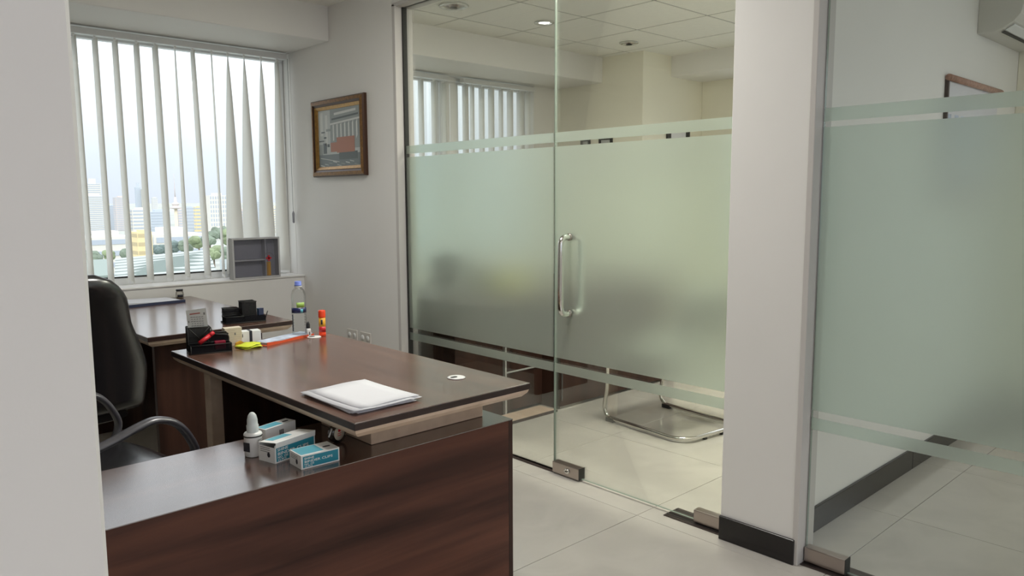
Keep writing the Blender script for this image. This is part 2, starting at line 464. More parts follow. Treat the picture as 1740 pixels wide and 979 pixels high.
# skirting
sk = bmesh.new(); bm_box(sk, XW - 0.012, XW, 1.275, 1.592, 0, 0.098); struct(obj('baseboard_column', sk, 'skirt', None, 0.002, 1), 'black skirting round the column foot')
bx0 = struct(box('baseboard_between', 2.746, 4.02, 1.351, 1.365, 0, 0.105, 'skirt', None, 0.002), 'black tile skirting in the right hand glass room')
o = struct(box('baseboard_between', 4.025, 5.42, 1.351, 1.365, 0, 0.105, 'skirt', None, 0.002))
struct(box('baseboard_far', 5.40, 5.42, -4.0, 1.35, 0, 0.105, 'skirt', None, 0.002))
struct(box('baseboard_picture', XW - 0.012, XW, 3.83, 5.0, 0, 0.10, 'skirt', None, 0.002))
struct(box('baseboard_room', 2.76, 5.35, 4.985, 5.0, 0, 0.10, 'skirt', None, 0.002))

# frame lining of the partition opening
lin = bmesh.new()
bm_box(lin, XW - 0.004, 2.752, 3.80, 3.829, 0, 2.486)
bm_box(lin, XW - 0.004, 2.752, 1.586, 3.829, 2.474, 2.494)
struct(obj('trim_4', lin, 'trimgrey', None, 0.002, 1), 'painted lining round the partition opening')
lin = bmesh.new()
bm_box(lin, XW - 0.004, 2.752, 1.262, 1.284, 0, 2.486)
bm_box(lin, XW - 0.004, 2.752, -0.7, 1.284, 2.474, 2.494)
struct(obj('trim_5', lin, 'trimgrey', None, 0.002, 1), 'painted lining of the right hand doorway')

# sill ledge
struct(box('trim_6', -4.0, XW, 4.985, 5.20, 0.824, 0.834, 'wall', None, 0.003), 'thin white window sill')
struct(box('trim_7', 2.76, 5.36, 4.985, 5.20, 0.824, 0.834, 'wall', None, 0.003))

# windows
def window(name, x0, x1, mull, label):
    w = bpy.data.objects.new(name, None); COL.objects.link(w); struct(w, label)
    f = bmesh.new()
    bm_box(f, x0, x1, 5.20, 5.25, 0.834, 0.885); bm_box(f, x0, x1, 5.20, 5.25, 2.335, 2.375)
    bm_box(f, x0, x0 + 0.04, 5.20, 5.25, 0.885, 2.335); bm_box(f, x1 - 0.04, x1, 5.20, 5.25, 0.885, 2.335)
    for q in mull: bm_box(f, q - 0.02, q + 0.02, 5.20, 5.25, 0.885, 2.335)
    obj('window_frame', f, 'alu', w, 0.003, 1)
    box('gasket_line', x0 + 0.04, x1 - 0.04, 5.196, 5.204, 0.879, 0.889, 'gasket', w)
    xs = [x0 + 0.04] + [q for q in mull] + [x1 - 0.04]
    for a_, b_ in zip(xs, xs[1:]):
        box('glass_pane', a_ + 0.02, b_ - 0.02, 5.222, 5.228, 0.885, 2.335, 'wglass', w)
window('window_1', 0.9, 2.625, [], 'office window looking over the city')
window('window_2', 2.82, 4.03, [], 'left window of the glass room')
def side_window(name, x, y0, y1, label):
    w = bpy.data.objects.new(name, None); COL.objects.link(w); struct(w, label)
    f = bmesh.new()
    bm_box(f, x, x + .05, y0, y1, 0.83, 0.88); bm_box(f, x, x + .05, y0, y1, 2.34, 2.39)
    for q in (y0, (y0 + y1) / 2 - .02, y1 - .04): bm_box(f, x, x + .05, q, q + .04, 0.88, 2.34)
    obj('window_frame', f, 'alu', w, 0.003, 1)
    ym = (y0 + y1) / 2
    box('glass_pane', x + .02, x + .026, y0 + .04, ym - .02, 0.88, 2.34, 'wglass', w)
    box('glass_pane', x + .02, x + .026, ym + .02, y1 - .04, 0.88, 2.34, 'wglass', w)
side_window('added_window_4', 6.28, 1.7, 3.55, 'unseen window added in the far recess to light the glass room')  # unseen opening, added to send daylight sideways up to the ceiling
side_window('added_window_5', 5.48, -2.2, 0.7, 'unseen window added to light the right hand glass room')  # unseen opening, added to brighten the right side of this room
window('window_3', 4.19, 5.04, [], 'right window of the glass room')

# ------------------------------------------------------------------ vertical blinds
def vane_bm(top, bot, x_top, x_bot, z0, z1, yv, w=0.127):
    """top/bot = visible width seen from the room's middle; gives the twist of the vane"""
    bm = bmesh.new(); rows = 10; prev = None
    for k in range(rows + 1):
        t = k / rows
        z = z1 + (z0 - z1) * t
        vis = top + (bot - top) * t ** 0.75; xc = x_top + (x_bot - x_top) * t
        a_ = math.atan2(xc, yv)
        s = max(-1, min(1, vis * math.cos(a_) / w))
        phi = a_ - math.asin(s)
        dx, dy = math.sin(phi) * w / 2, math.cos(phi) * w / 2
        c = 0.004
        px, py = math.cos(phi) * c, -math.sin(phi) * c
        row = [bm.verts.new((xc - dx, yv - dy, z)), bm.verts.new((xc + px, yv + py, z)), bm.verts.new((xc + dx, yv + dy, z))]
        if prev:
            for q in (0, 1):
                f = bm.faces.new((prev[q], prev[q + 1], row[q + 1], row[q])); f.smooth = True
        prev = row
    return bm

def blind(label, x0, x1, vanes, z0=0.848, z1=2.335, yv=5.105):
    b = thing('vertical_blind', label, 'blind', ((x0 + x1) / 2, yv, z0))
    L = Vector(((x0 + x1) / 2, yv, z0))
    box('headrail', x0 - L.x, x1 - L.x, -0.028, 0.022, 2.337 - z0, 2.374 - z0, 'alu', b, 0.003)
    for (t_, b_, xt, xb) in vanes:
        bm = vane_bm(t_, b_, xt, xb, z0 + 0.012, z1 - 0.012, yv)
        bmesh.ops.translate(bm, verts=bm.verts, vec=-L)
        v = obj('vane', bm, 'vane', b)
        so = v.modifiers.new('solid', 'SOLIDIFY'); so.thickness = 0.0006
        a_ = math.atan2(xb, yv); phi = a_ - math.asin(max(-1, min(1, b_ * math.cos(a_) / 0.127)))
        wb = bmesh.new(); bm_box(wb, -0.0025, 0.0025, -0.056, 0.056, -0.005, 0.012)
        obj('bottom_weight', wb, 'white', v, loc=(xb - L.x, 0, 0.006), rot=(0, 0, -phi))
        hb = bmesh.new(); bm_box(hb, -0.006, 0.006, -0.006, 0.006, -0.014, 0.006)
        obj('vane_clip', hb, 'white', v, loc=(xt - L.x, 0, z1 - z0), rot=(0, 0, 0))
    ch = bmesh.new()
    for (p, q) in zip(vanes, vanes[1:]):
        pts = [(p[3] - L.x + (q[3] - p[3]) * k / 6, -0.045, 0.006 - 0.006 * math.sin(PI * k / 6)) for k in range(7)]
        bm_tube(ch, pts, 0.0012, 5)
    obj('link_chain', ch, 'white', b)
    return b

V1 = []
tops = [(1.272, 0.030, 1.280, 0.034), (1.385, 0.032, 1.39, 0.036), (1.495, 0.034, 1.505, 0.038), (1.617, 0.034, 1.62, 0.042), (1.727, 0.036, 1.742, 0.046),
        (1.848, 0.006, 1.853, 0.034), (1.958, 0.028, 1.985, 0.046), (2.08, 0.008, 2.092, 0.020),
        (2.188, 0.004, 2.180, 0.137), (2.30, 0.004, 2.295, 0.137), (2.42, 0.004, 2.412, 0.137), (2.535, 0.024, 2.525, 0.110)]
for k in range(3): V1.append((0.03, 0.032, 1.272 - 0.112 * (3 - k), 1.28 - 0.112 * (3 - k)))
for xt, t_, xb, b_ in tops: V1.append((t_, b_, xt, xb))
bl = blind('white vertical blind on the big office window, right-hand vanes twisted', 0.91, 2.60, V1)
# cord with its weight hanging on the picture wall side
cb = bmesh.new(); bm_tube(cb, [(0.0, 0, 0.0), (0.0, 0, -0.55), (0.002, 0, -1.06)], 0.0014, 6)
cord = obj('pull_cord', cb, 'greyink', bl, loc=(2.606 - 1.755, -0.02, 2.345 - 0.848))
cb = bmesh.new(); bm_lathe(cb, [(0.004, 0), (0.008, 0.006), (0.009, 0.07), (0.004, 0.085)], 10)
obj('cord_weight', cb, 'box', cord, loc=(0.002, 0, -1.145))
vis = [(3.768, .055), (3.896, .052), (4.005, .05)]
V2 = [(.055, .055, 2.90 + .107 * k, 2.90 + .107 * k) for k in range(8)] + [(w_, w_, x_, x_) for x_, w_ in vis]
blind('white vertical blind behind the glass partition, left of the window mullion', 2.80, 4.03, V2)
V3 = [(.070, .070, 4.232, 4.232), (.052, .052, 4.305, 4.305), (.066, .066, 4.412, 4.412), (.072, .072, 4.523, 4.523), (.055, .055, 4.638, 4.638), (.078, .078, 4.748, 4.748),
      (.090, .090, 4.872, 4.872), (.070, .070, 4.968, 4.968)]
blind('white vertical blind behind the glass partition, right of the window mullion', 4.19, 5.04, V3)

# ------------------------------------------------------------------ glass partition and doors
def pane(parent, y0, y1, z0, z1, bands, xg=XG):
    th = 0.006
    bm = bmesh.new(); _, fs = bm_box(bm, xg - th, xg + th, y0, y1, z0, z1)
    for k in (0, 1, 2, 4): fs[k].material_index = 1
    g = obj('glass_panel', bm, ['glass', 'glass_edge'], parent)
    for (a_, b_) in bands:
        box('frosted_band', xg - th - 0.0022, xg - th - 0.0006, y0 + 0.002, y1 - 0.002, a_, b_, 'frost', g)
    return g
BANDS = [(1.634, 1.680), (0.590, 1.614), (0.517, 0.562)]
gp = thing('glass_partition', 'fixed frosted glass panel left of the glass door', 'partition', (XG, 3.19, 0))
def local(parent, f, *a_, **k):
    o = f(*a_, **k); return o
# children built around the parent's own origin
def pane_at(parent, y0, y1, z0, z1):
    oy = parent.location.y; ox = parent.location.x
    return pane(parent, y0 - oy, y1 - oy, z0, z1, BANDS, XG - ox)
pane_at(gp, 2.575, 3.797, 0.012, 2.474)
box('floor_channel', -0.012, 0.012, 2.575 - 3.19, 3.797 - 3.19, 0.0, 0.012, 'darksteel', gp)
box('wall_channel', -0.014, 0.014, 3.788 - 3.19, 3.80 - 3.19, 0.012, 2.474, 'gasket', gp)

def patch(parent, name, y0, y1, z0, z1, lock=False):
    """brushed patch fitting clamping the glass"""
    p = box(name, -0.021, 0.021, y0, y1, z0, z1, 'steel', parent, 0.003)
    box('shadow_gap', -0.0215, 0.0215, y0 - 0.002, y0, z0, z1 + 0.0015, 'gasket', p)
    if lock:
        bm = bmesh.new(); bm_lathe(bm, [(0.017, -0.0025), (0.017, -0.006), (0.012, -0.007)], 20, (-0.0205, 0, 0), axis='X')
        q = obj('lock_cylinder', bm, 'chrome', p, loc=(0, (y0 + y1) / 2 - 0.012, (z0 + z1) / 2)); q.scale = (1, 1.0, 0.75)
        bm = bmesh.new(); bm_box(bm, -0.031, -0.027, -0.006, 0.006, -0.002, 0.002)
        obj('keyhole', bm, 'gasket', p, loc=(0, (y0 + y1) / 2 - 0.012, (z0 + z1) / 2))
    return p

def door(name, label, y0, y1):
    d = bpy.data.objects.new(name, None); COL.objects.link(d); d.location = (XG, y0, 0); struct(d, label)
    return d
d1 = door('door_1', 'frosted glass door with a chrome pull handle', 1.604, 2.571)
pane_at(d1, 1.606, 2.570, 0.012, 2.466)
oy = d1.location.y
patch(d1, 'lock_fitting', 2.394 - oy, 2.571 - oy, 0.008, 0.064, True)
patch(d1, 'pivot_fitting', 1.606 - oy, 1.744 - oy, 0.008, 0.062)
patch(d1, 'top_fitting', 1.606 - oy, 1.76 - oy, 2.414, 2.466)
bm = bmesh.new()
yh = 2.470 - oy
for side in (-1, 1):
    pts = smooth_path([(side * 0.008, yh, 1.186), (side * 0.045, yh, 1.186), (side * 0.066, yh, 1.170), (side * 0.072, yh, 1.135), (side * 0.072, yh, 1.0),
                       (side * 0.072, yh, 0.870), (side * 0.066, yh, 0.836), (side * 0.045, yh, 0.820), (side * 0.008, yh, 0.820)], 5)
    bm_tube(bm, pts, 0.0140, 14)
hd = obj('pull_handle', bm, 'chrome', d1)
bm = bmesh.new()
for side in (-1, 1):
    for z in (1.186, 0.820):
        bm_lathe(bm, [(0.017, side * 0.0065), (0.017, side * 0.018), (0.0135, side * 0.02)], 16, (0, yh, z), axis='X')
obj('handle_rose', bm, 'steel', hd)
fp = thing('floor_spring_plate', 'brushed steel floor spring plate under the hinge of the handled glass door', 'door closer', (2.70, 1.75, 0))
box('cover_plate', -0.055, 0.055, -0.16, 0.13, 0.0005, 0.004, 'darksteel', fp, 0.001)
for k in (-0.035, -0.02, 0.03): box('groove', k, k + 0.004, -0.155, 0.125, 0.004, 0.005, 'gasket', fp)
box('pivot_block', -0.02, 0.02, -0.15, -0.01, 0.0045, 0.008, 'darksteel', fp)

d2 = door('door_2', 'frosted glass door of the right hand room', 0.30, 1.262)
pane_at(d2, 0.30, 1.2575, 0.012, 2.466)
oy = d2.location.y
patch(d2, 'pivot_fitting', 1.104 - oy, 1.2575 - oy, 0.008, 0.064)
fp2 = thing('floor_spring_plate', 'steel floor spring plate under the right-hand glass door beside the column', 'door closer', (2.70, 1.10, 0))
box('cover_plate', -0.055, 0.055, -0.13, 0.16, 0.0005, 0.004, 'darksteel', fp2, 0.001)
gp2 = thing('glass_partition', 'fixed frosted glass panel right of the right-hand glass door', 'partition', (XG, -0.2, 0))
pane_at(gp2, -0.68, 0.295, 0.012, 2.474)

# ------------------------------------------------------------------ desks
def desk(label, x0, x1, y0, y1, near_leg=True, grom=()):
    cx, cy = (x0 + x1) / 2, (y0 + y1) / 2
    d = thing('office_desk', label, 'desk', (cx, cy, 0))
    hx, hy = (x1 - x0) / 2, (y1 - y0) / 2
    box('tabletop', -hx, hx, -hy, hy, 0.733, 0.755, 'wood_y', d, 0.0015)
    box('edge_strip', -hx - 0.0008, hx + 0.0008, -hy - 0.0008, hy + 0.0008, 0.7335, 0.7525, 'wood_edge', d, 0.0005)
    bm = bmesh.new()   # bevelled beige under-layer
    i1, i2 = 0.004, 0.034
    secs = []
    for (ins, z) in ((0.04, 0.703), (0.020, 0.708), (0.006, 0.722), (0.002, 0.733)):
        secs.append([(-hx + ins, -hy + ins, z), (hx - ins, -hy + ins, z), (hx - ins, hy - ins, z), (-hx + ins, hy - ins, z)])
    bm_loft(bm, secs)
    for f in bm.faces: f.smooth = False
    obj('underside_band', bm, 'beige', d)
    for (gx, gy) in grom:
        g = bmesh.new(); bm_lathe(g, [(0.030, 0.0), (0.0315, 0.002), (0.028, 0.004), (0.0, 0.004)], 28, caps=False)
        gg = obj('cable_grommet', g, 'white', d, loc=(gx - cx, gy - cy, 0.755))
        g = bmesh.new(); bm_prism(g, supere(0, 0, 0.013, 0.008, 2.6, 16), 0.0042, 0.0052, 'Z')
        obj('cable_hole', g, 'gasket', gg, loc=(-0.011, 0.0, 0))
    return d, cx, cy, hx, hy

# front desk standing on the return cabinet
d, cx, cy, hx, hy = desk('walnut desk with beige edge, the nearer one carrying the paper stack', 1.080, 1.755, 1.795, 3.205, grom=((1.622, 2.022), (1.655, 3.075)))
box('support_block', 1.232 - cx, 1.684 - cx, 1.955 - cy, 2.262 - cy, 0.6205, 0.706, 'beige', d, 0.003)
sp = box('side_panel', 1.196 - cx, 1.70 - cx, 2.995 - cy, 3.03 - cy, 0.0, 0.706, 'wood_z', d, 0.002)
box('leg_post', 1.146 - cx, 1.196 - cx, 2.985 - cy, 3.045 - cy, 0.0, 0.706, 'beige', d, 0.004)
box('leg_post', 1.70 - cx, 1.73 - cx, 2.985 - cy, 3.045 - cy, 0.0, 0.706, 'beige', d, 0.004)
box('modesty_panel', 1.60 - cx, 1.622 - cx, 2.262 - cy, 2.995 - cy, 0.12, 0.706, 'wood_z', d, 0.002)
# rear desk by the window
d, cx, cy, hx, hy = desk('walnut desk with beige edge, the farther one under the window', 1.112, 1.815, 3.592, 4.975)
box('side_panel', 1.172 - cx, 1.70 - cx, 3.70 - cy, 3.735 - cy, 0.0, 0.706, 'wood_z', d, 0.002)
box('side_panel', 1.172 - cx, 1.70 - cx, 4.86 - cy, 4.895 - cy, 0.0, 0.706, 'wood_z', d, 0.002)
box('modesty_panel', 1.60 - cx, 1.622 - cx, 3.735 - cy, 4.86 - cy, 0.12, 0.706, 'wood_z', d, 0.002)

# return cabinet in front
cab = thing('side_cabinet', 'low walnut side cabinet in the foreground carrying the stationery boxes', 'cabinet', (0.57, 2.07, 0))
ox, oy = 0.57, 2.07
box('top', -0.60 - ox, 1.7375 - ox, 1.8610 - oy, 2.284 - oy, 0.6175, 0.620, 'wood_top', cab)
box('front_panel', -0.59 - ox, 1.718 - ox, 1.862 - oy, 1.880 - oy, 0.0, 0.6174, 'wood_x', cab, 0.0005)
box('carcass_board', -0.59 - ox, 1.718 - ox, 1.881 - oy, 2.25 - oy, 0.60, 0.6174, 'wood_z', cab)
box('side_panel', 1.7185 - ox, 1.737 - ox, 1.862 - oy, 2.28 - oy, 0.0, 0.6174, 'wood_z', cab, 0.0005)
box('side_panel', -0.60 - ox, -0.59 - ox, 1.862 - oy, 2.28 - oy, 0.0, 0.6174, 'wood_z', cab, 0.0005)
box('plinth', -0.58 - ox, 1.71 - ox, 1.885 - oy, 2.22 - oy, 0.0, 0.03, 'wood_edge', cab)
for k in range(3):
    a_ = -0.585 + k * 0.767
    dr = box('door', a_ + 0.003 - ox, a_ + 0.764 - ox, 2.262 - oy, 2.28 - oy, 0.035, 0.60, 'wood_z', cab, 0.001)

# ------------------------------------------------------------------ office chairs
def exec_chair(label, loc, rz, grp=None):
    """faces local +X"""
    c = thing('office_chair', label, 'chair', loc, rz, grp)
    bm = bmesh.new(); secs = []
    for k in range(9):                       # seat cushion lofted front to back
        t = k / 8; x = -0.25 + 0.52 * t
        w = 0.245 * (1 - 0.10 * abs(2 * t - 1) ** 3); h = 0.05 * (1 - 0.55 * abs(2 * t - 1) ** 4)
        zc = 0.445 - 0.012 * math.sin(PI * t) - (0.02 if k == 8 else 0)
        secs.append([(x, yy, zz) for yy, zz in supere(0, zc, w, h, 3.2, 28)])
    bm_loft(bm, secs); obj('seat', bm, 'leather', c)
    bm = bmesh.new(); secs = []
    N = 22
    for k in range(N + 1):
        t = k / N; z = 0.47 + 0.605 * t
        w = 0.280 + 0.028 * math.sin(PI * min(1, t * 1.6)) - 0.090 * max(0, (t - 0.30) / 0.70)
        if t > 0.80: w *= math.sqrt(max(0.02, 1 - ((t - 0.80) / 0.202) ** 2.2)) * 0.55 + 0.45 * (1 - (t - 0.8) * 1.2)
        th = 0.058 - 0.014 * t + 0.014 * math.exp(-((t - 0.86) / 0.1) ** 2)
        if k in (0, N): th *= 0.35
        x = -0.25 - 0.10 * t - 0.05 * t * t + 0.03 * math.sin(PI * t)
        secs.append([(x + xx - 0.035 * (1 - (yy / 0.28) ** 2), yy, z) for yy, xx in supere(0, 0, w, th, 3.0, 28)])
    bm_loft(bm, secs); br = obj('backrest', bm, 'leather', c)
    bm = bmesh.new()
    for t in (0.40, 0.74):
        z = 0.47 + 0.605 * t; x = -0.25 - 0.10 * t - 0.05 * t * t + 0.03 * math.sin(PI * t)
        bm_tube(bm, [(x + 0.052 - 0.014 * t - 0.035 * (1 - (yy / 0.28) ** 2), yy, z) for yy in [-0.22 + 0.044 * i for i in range(11)]], 0.0035, 6)
    obj('seam', bm, 'blackp', br)
    for s in (-1, 1):
        bm = bmesh.new()
        pts = smooth_path([(-0.27, s * 0.255, 0.565), (-0.17, s * 0.272, 0.582), (-0.03, s * 0.278, 0.613), (0.06, s * 0.28, 0.642), (0.126, s * 0.28, 0.653), (0.19, s * 0.28, 0.628),
                           (0.235, s * 0.28, 0.570), (0.255, s * 0.278, 0.50), (0.20, s * 0.268, 0.42), (0.06, s * 0.245, 0.400)], 5)
        bm_tube(bm, pts, 0.0125, 12, 1.9)
        obj('armrest', bm, 'arm', c)
    bm = bmesh.new(); bm_lathe(bm, [(0.03, 0.11), (0.03, 0.25), (0.018, 0.25), (0.018, 0.385)], 16); obj('gas_column', bm, 'blackp', c)
    box('seat_plate', -0.11, 0.11, -0.10, 0.10, 0.380, 0.402, 'blackp', c, 0.004)
    for k in range(5):
        a_ = 2 * PI * k / 5 + 0.3
        bm = bmesh.new(); bm_tube(bm, [(0, 0, 0.125), (0.12 * math.cos(a_), 0.12 * math.sin(a_), 0.115), (0.27 * math.cos(a_), 0.27 * math.sin(a_), 0.075)], [0.028, 0.022, 0.015], 8)
        lg = obj('leg', bm, 'blackp', c)
        bm = bmesh.new(); bm_lathe(bm, [(0.02, -0.022), (0.027, -0.018), (0.027, -0.004), (0.012, -0.003), (0.012, 0.003), (0.027, 0.004), (0.027, 0.018), (0.02, 0.022)], 14, axis='Y')
        bmesh.ops.translate(bm, verts=bm.verts, vec=(0.27 * math.cos(a_), 0.27 * math.sin(a_), 0.027))
        bm_tube(bm, [(0.27 * math.cos(a_), 0.27 * math.sin(a_), 0.03), (0.27 * math.cos(a_), 0.27 * math.sin(a_), 0.078)], 0.006, 6)
        obj('caster', bm, 'blackp', lg)
    return c
ch1 = exec_chair('black office chair at the nearer desk, its grey armrest and seat showing above the cabinet', (0.64, 2.835, 0), R(9), 'black office chairs')
ch2 = dup(ch1, (0.778, 3.78, 0), R(90 - 1), 'high-backed black leather chair between pillar and farther desk, backrest showing')

# ------------------------------------------------------------------ cantilever visitor chair behind the glass door
vc = thing('visitor_chair', 'chrome cantilever visitor chair standing behind the glass door', 'chair', (3.795, 2.665, 0), R(-6))
pts = []
def arc(cx_, cy_, cz_, r, a0, a1, plane, n=5):
    out = []
    for k in range(n + 1):
        t = R(a0 + (a1 - a0) * k / n)
        u, w = r * math.cos(t), r * math.sin(t)
        out.append((cx_ + u, cy_ + w, cz_) if plane == 'xy' else (cx_, cy_ + u, cz_ + w))
    return out
zr = 0.022; xs = 0.255; yf, yb_ = 0.30, -0.33
left = [(-xs, -0.36, 0.86), (-xs, -0.30, 0.62), (-xs, -0.26, 0.46)] + arc(-xs, -0.22, 0.42, 0.04, 180, 90, 'yz', 3)[1:] + [(-xs, 0.20, 0.46)]
side = [(-xs, 0.22, 0.45)] + arc(-xs, 0.23, 0.40, 0.05, 70, 0, 'yz', 4) + [(-xs, 0.285, 0.20)] + arc(-xs, yf - 0.055, zr + 0.06, 0.06, 0, -90, 'yz', 5) + [(-xs, -0.1, zr)] + arc(-xs + 0.11, yb_ + 0.11, zr, 0.11, 180, 270, 'xy', 8)
mirror = [(-p[0], p[1], p[2]) for p in side[::-1]]
bm = bmesh.new(); bm_tube(bm, side + mirror, 0.0125, 12)
fr = obj('sled_frame', bm, 'chrome', vc)
bm = bmesh.new()
for s in (-1, 1):
    pth = smooth_path([(s * xs, 0.20, 0.455), (s * xs, -0.16, 0.455), (s * xs, -0.23, 0.47), (s * xs, -0.275, 0.56), (s * xs, -0.335, 0.86)], 5)
    bm_tube(bm, pth, 0.0115, 10)
obj('back_upright', bm, 'chrome', vc)
for sx2 in (-1, 1):
    for yy in (0.245,):
        bm = bmesh.new(); bm_box(bm, sx2 * xs - 0.015, sx2 * xs + 0.015, yy - 0.03, yy + 0.035, 0.0, 0.026)
        obj('foot_pad', bm, 'blackp', fr, 0.004)
    bm = bmesh.new(); bm_box(bm, sx2 * xs * 0.3 - 0.012, sx2 * xs * 0.3 + 0.012, yb_ - 0.010, yb_ + 0.010, 0.0, 0.012); obj('foot_pad', bm, 'blackp', fr, 0.004)
bm = bmesh.new(); bm_loft(bm, [[(x_, y_, z_) for x_, z_ in supere(0, 0.475, 0.235, 0.022, 4, 24)] for y_, z_ in ((-0.22, 0), (-0.1, 0), (0.1, 0), (0.23, 0))]); obj('seat', bm, 'greyfab', vc)
bm = bmesh.new(); bm_loft(bm, [[(x_, y_ + yy2, zz) for x_, yy2 in supere(0, 0, 0.235, 0.018, 4, 24)] for zz, y_ in ((0.58, -0.262), (0.68, -0.282), (0.80, -0.305), (0.87, -0.32))]); obj('backrest', bm, 'greyfab', vc)
for s in (-1, 1):
    bm = bmesh.new(); bm_tube(bm, smooth_path([(s * xs, 0.27, 0.42), (s * (xs + 0.02), 0.22, 0.62), (s * (xs + 0.02), 0.16, 0.66), (s * (xs + 0.01), -0.29, 0.665)], 5), 0.011, 10); obj('armrest', bm, 'chrome', vc)

# ------------------------------------------------------------------ dark desk in the glass room
rd = thing('executive_desk', 'large dark brown desk with pale edge strips behind the glass partition', 'desk', (3.6, 3.8, 0))
ox, oy = 3.6, 3.8
box('side_panel', 2.80 - ox, 2.83 - ox, 3.53 - oy, 4.28 - oy, 0.0, 0.735, 'wood_z', rd, 0.002)
box('side_panel', 2.80 - ox, 3.185 - ox, 3.50 - oy, 3.53 - oy, 0.0, 0.735, 'wood_z', rd, 0.002)
pd = box('pedestal', 3.20 - ox, 3.535 - ox, 3.50 - oy, 4.05 - oy, 0.02, 0.735, 'wood_z', rd, 0.002)
box('pale_edge_strip', 3.183 - ox, 3.197 - ox, 3.478 - oy, 3.50 - oy, 0.0, 0.735, 'paper2', rd)
box('pale_edge_strip', 3.197 - ox, 3.50 - ox, 3.490 - oy, 3.50 - oy, 0.268, 0.276, 'paper2', rd)
box('pale_edge_strip', 3.545 - ox, 3.551 - ox, 3.326 - oy, 3.334 - oy, 0.06, 0.30, 'greyink', rd)
box('modesty_panel', 3.537 - ox, 4.80 - ox, 3.335 - oy, 3.36 - oy, 0.02, 0.735, 'wood_z', rd, 0.002)
box('side_panel', 4.76 - ox, 4.80 - ox, 3.36 - oy, 4.25 - oy, 0.0, 0.735, 'wood_z', rd, 0.002)
box('side_panel', 3.537 - ox, 3.56 - ox, 3.36 - oy, 4.05 - oy, 0.0, 0.735, 'wood_z', rd, 0.002)
box('tabletop', 2.78 - ox, 4.9 - ox, 3.28 - oy, 4.30 - oy, 0.735, 0.76, 'wood_z', rd, 0.003)
box('foot_plinth', 2.82 - ox, 3.49 - ox, 3.33 - oy, 3.478 - oy, 0.0, 0.012, 'beige', rd, 0.002)
box('foot_rail', 2.82 - ox, 3.49 - ox, 3.316 - oy, 3.33 - oy, 0.0, 0.014, 'wood_edge', rd)
mo = thing('monitor', 'black computer screen on the dark desk, blurred behind the frosted glass', 'monitor', (3.10, 3.95, 0.76), R(15))
box('screen', -0.16, 0.16, -0.02, 0.0, 0.05, 0.25, 'blackp', mo, 0.004)
bm = bmesh.new(); bm_lathe(bm, [(0.09, 0), (0.09, 0.008), (0.02, 0.014), (0.02, 0.12)], 20, (0, 0.012, 0)); obj('stand', bm, 'blackp', mo)
yb = thing('storage_box', 'pale yellow box on the dark desk, a blur behind the frosted glass', 'box', (3.50, 3.84, 0.76))
box('body', -0.16, 0.16, -0.12, 0.12, 0.0, 0.13, pbr('pale_yellow_card', (0.62, 0.56, 0.20), 0.6), yb, 0.004)
box('lid', -0.165, 0.165, -0.125, 0.125, 0.15, 0.175, 'cream', yb, 0.004)

# ------------------------------------------------------------------ ceiling downlights in the glass room
def downlight(label, x, y, lit, r=0.085):
    d = thing('downlight', label, 'ceiling light', (x, y, ZC), 0, 'recessed downlights in the glass room')
    bm = bmesh.new(); bm_lathe(bm, [(r, 0.0), (r + 0.004, -0.004), (r - 0.004, -0.010), (r - 0.024, -0.008), (r - 0.030, 0.0)], 28, caps=False); obj('trim_ring', bm, 'silver', d)
    if lit:
        bm = bmesh.new(); bm_lathe(bm, [(0, -0.006), (r - 0.032, -0.004), (r - 0.03, 0.0)], 24, caps=False); obj('bulb', bm, 'lampglow', d)
        l = bpy.data.lights.new('downlight_beam', 'SPOT'); l.energy = 55; l.spot_size = R(120); l.spot_blend = 0.8; l.shadow_soft_size = 0.05; l.color = (1.0, 0.93, 0.78)
        lo = bpy.data.objects.new('downlight_beam', l); COL.objects.link(lo); lo.parent = d; lo.location = (0, 0, -0.02)
    else:
        bm = bmesh.new(); bm_lathe(bm, [(r - 0.032, -0.0005), (0.036, 0.0), (0.034, -0.008), (0.0, -0.016)], 24, caps=False); obj('eyeball', bm, 'steel', d)
        bm = bmesh.new(); bm_lathe(bm, [(0.026, -0.0145), (0.024, -0.0175), (0.0, -0.0195)], 16, caps=False); obj('bulb', bm, 'gasket', d)
downlight('unlit recessed downlight above the left edge of the glass partition', 3.215, 3.985, False, 0.095)
downlight('the one glowing recessed downlight, beside the top of the door edge', 3.985, 3.925, True, 0.07)
downlight('unlit recessed downlight nearest the far wall', 5.005, 3.975, False, 0.075)
# added ceiling panels outside the view, put in as fill light
def panel(x, y, e_, col, label, sz=0.56):
    p = thing('fill_panel_light', label, 'ceiling light', (x, y, ZC), 0, 'added square fill panels')
    box('frame', -0.3, 0.3, -0.3, 0.3, -0.008, -0.001, 'alu', p, 0.002)
    box('diffuser', -0.28, 0.28, -0.28, 0.28, -0.0095, -0.008, 'panelglow', p)
    l = bpy.data.lights.new('fill_lamp', 'AREA'); l.shape = 'SQUARE'; l.size = sz; l.energy = e_; l.color = col
    lo = bpy.data.objects.new('fill_lamp', l); COL.objects.link(lo); lo.parent = p; lo.location = (0, 0, -0.012)
cool = (0.95, 0.85, 1.0); neutral = (1.0, 0.97, 0.90); warm = (1.0, 0.97, 0.84)
panel(-0.6, -0.9, 8, cool, 'added square fill panel behind the viewer')
panel(1.5, -1.4, 9, cool, 'second added square fill panel behind the viewer')
panel(1.75, 2.5, 27, neutral, 'added square fill panel above the desks')
panel(3.4, 2.15, 48, warm, 'added square fill panel in the glass room')
panel(4.2, -0.9, 10, neutral, 'added square fill panel in the right-hand glass room')

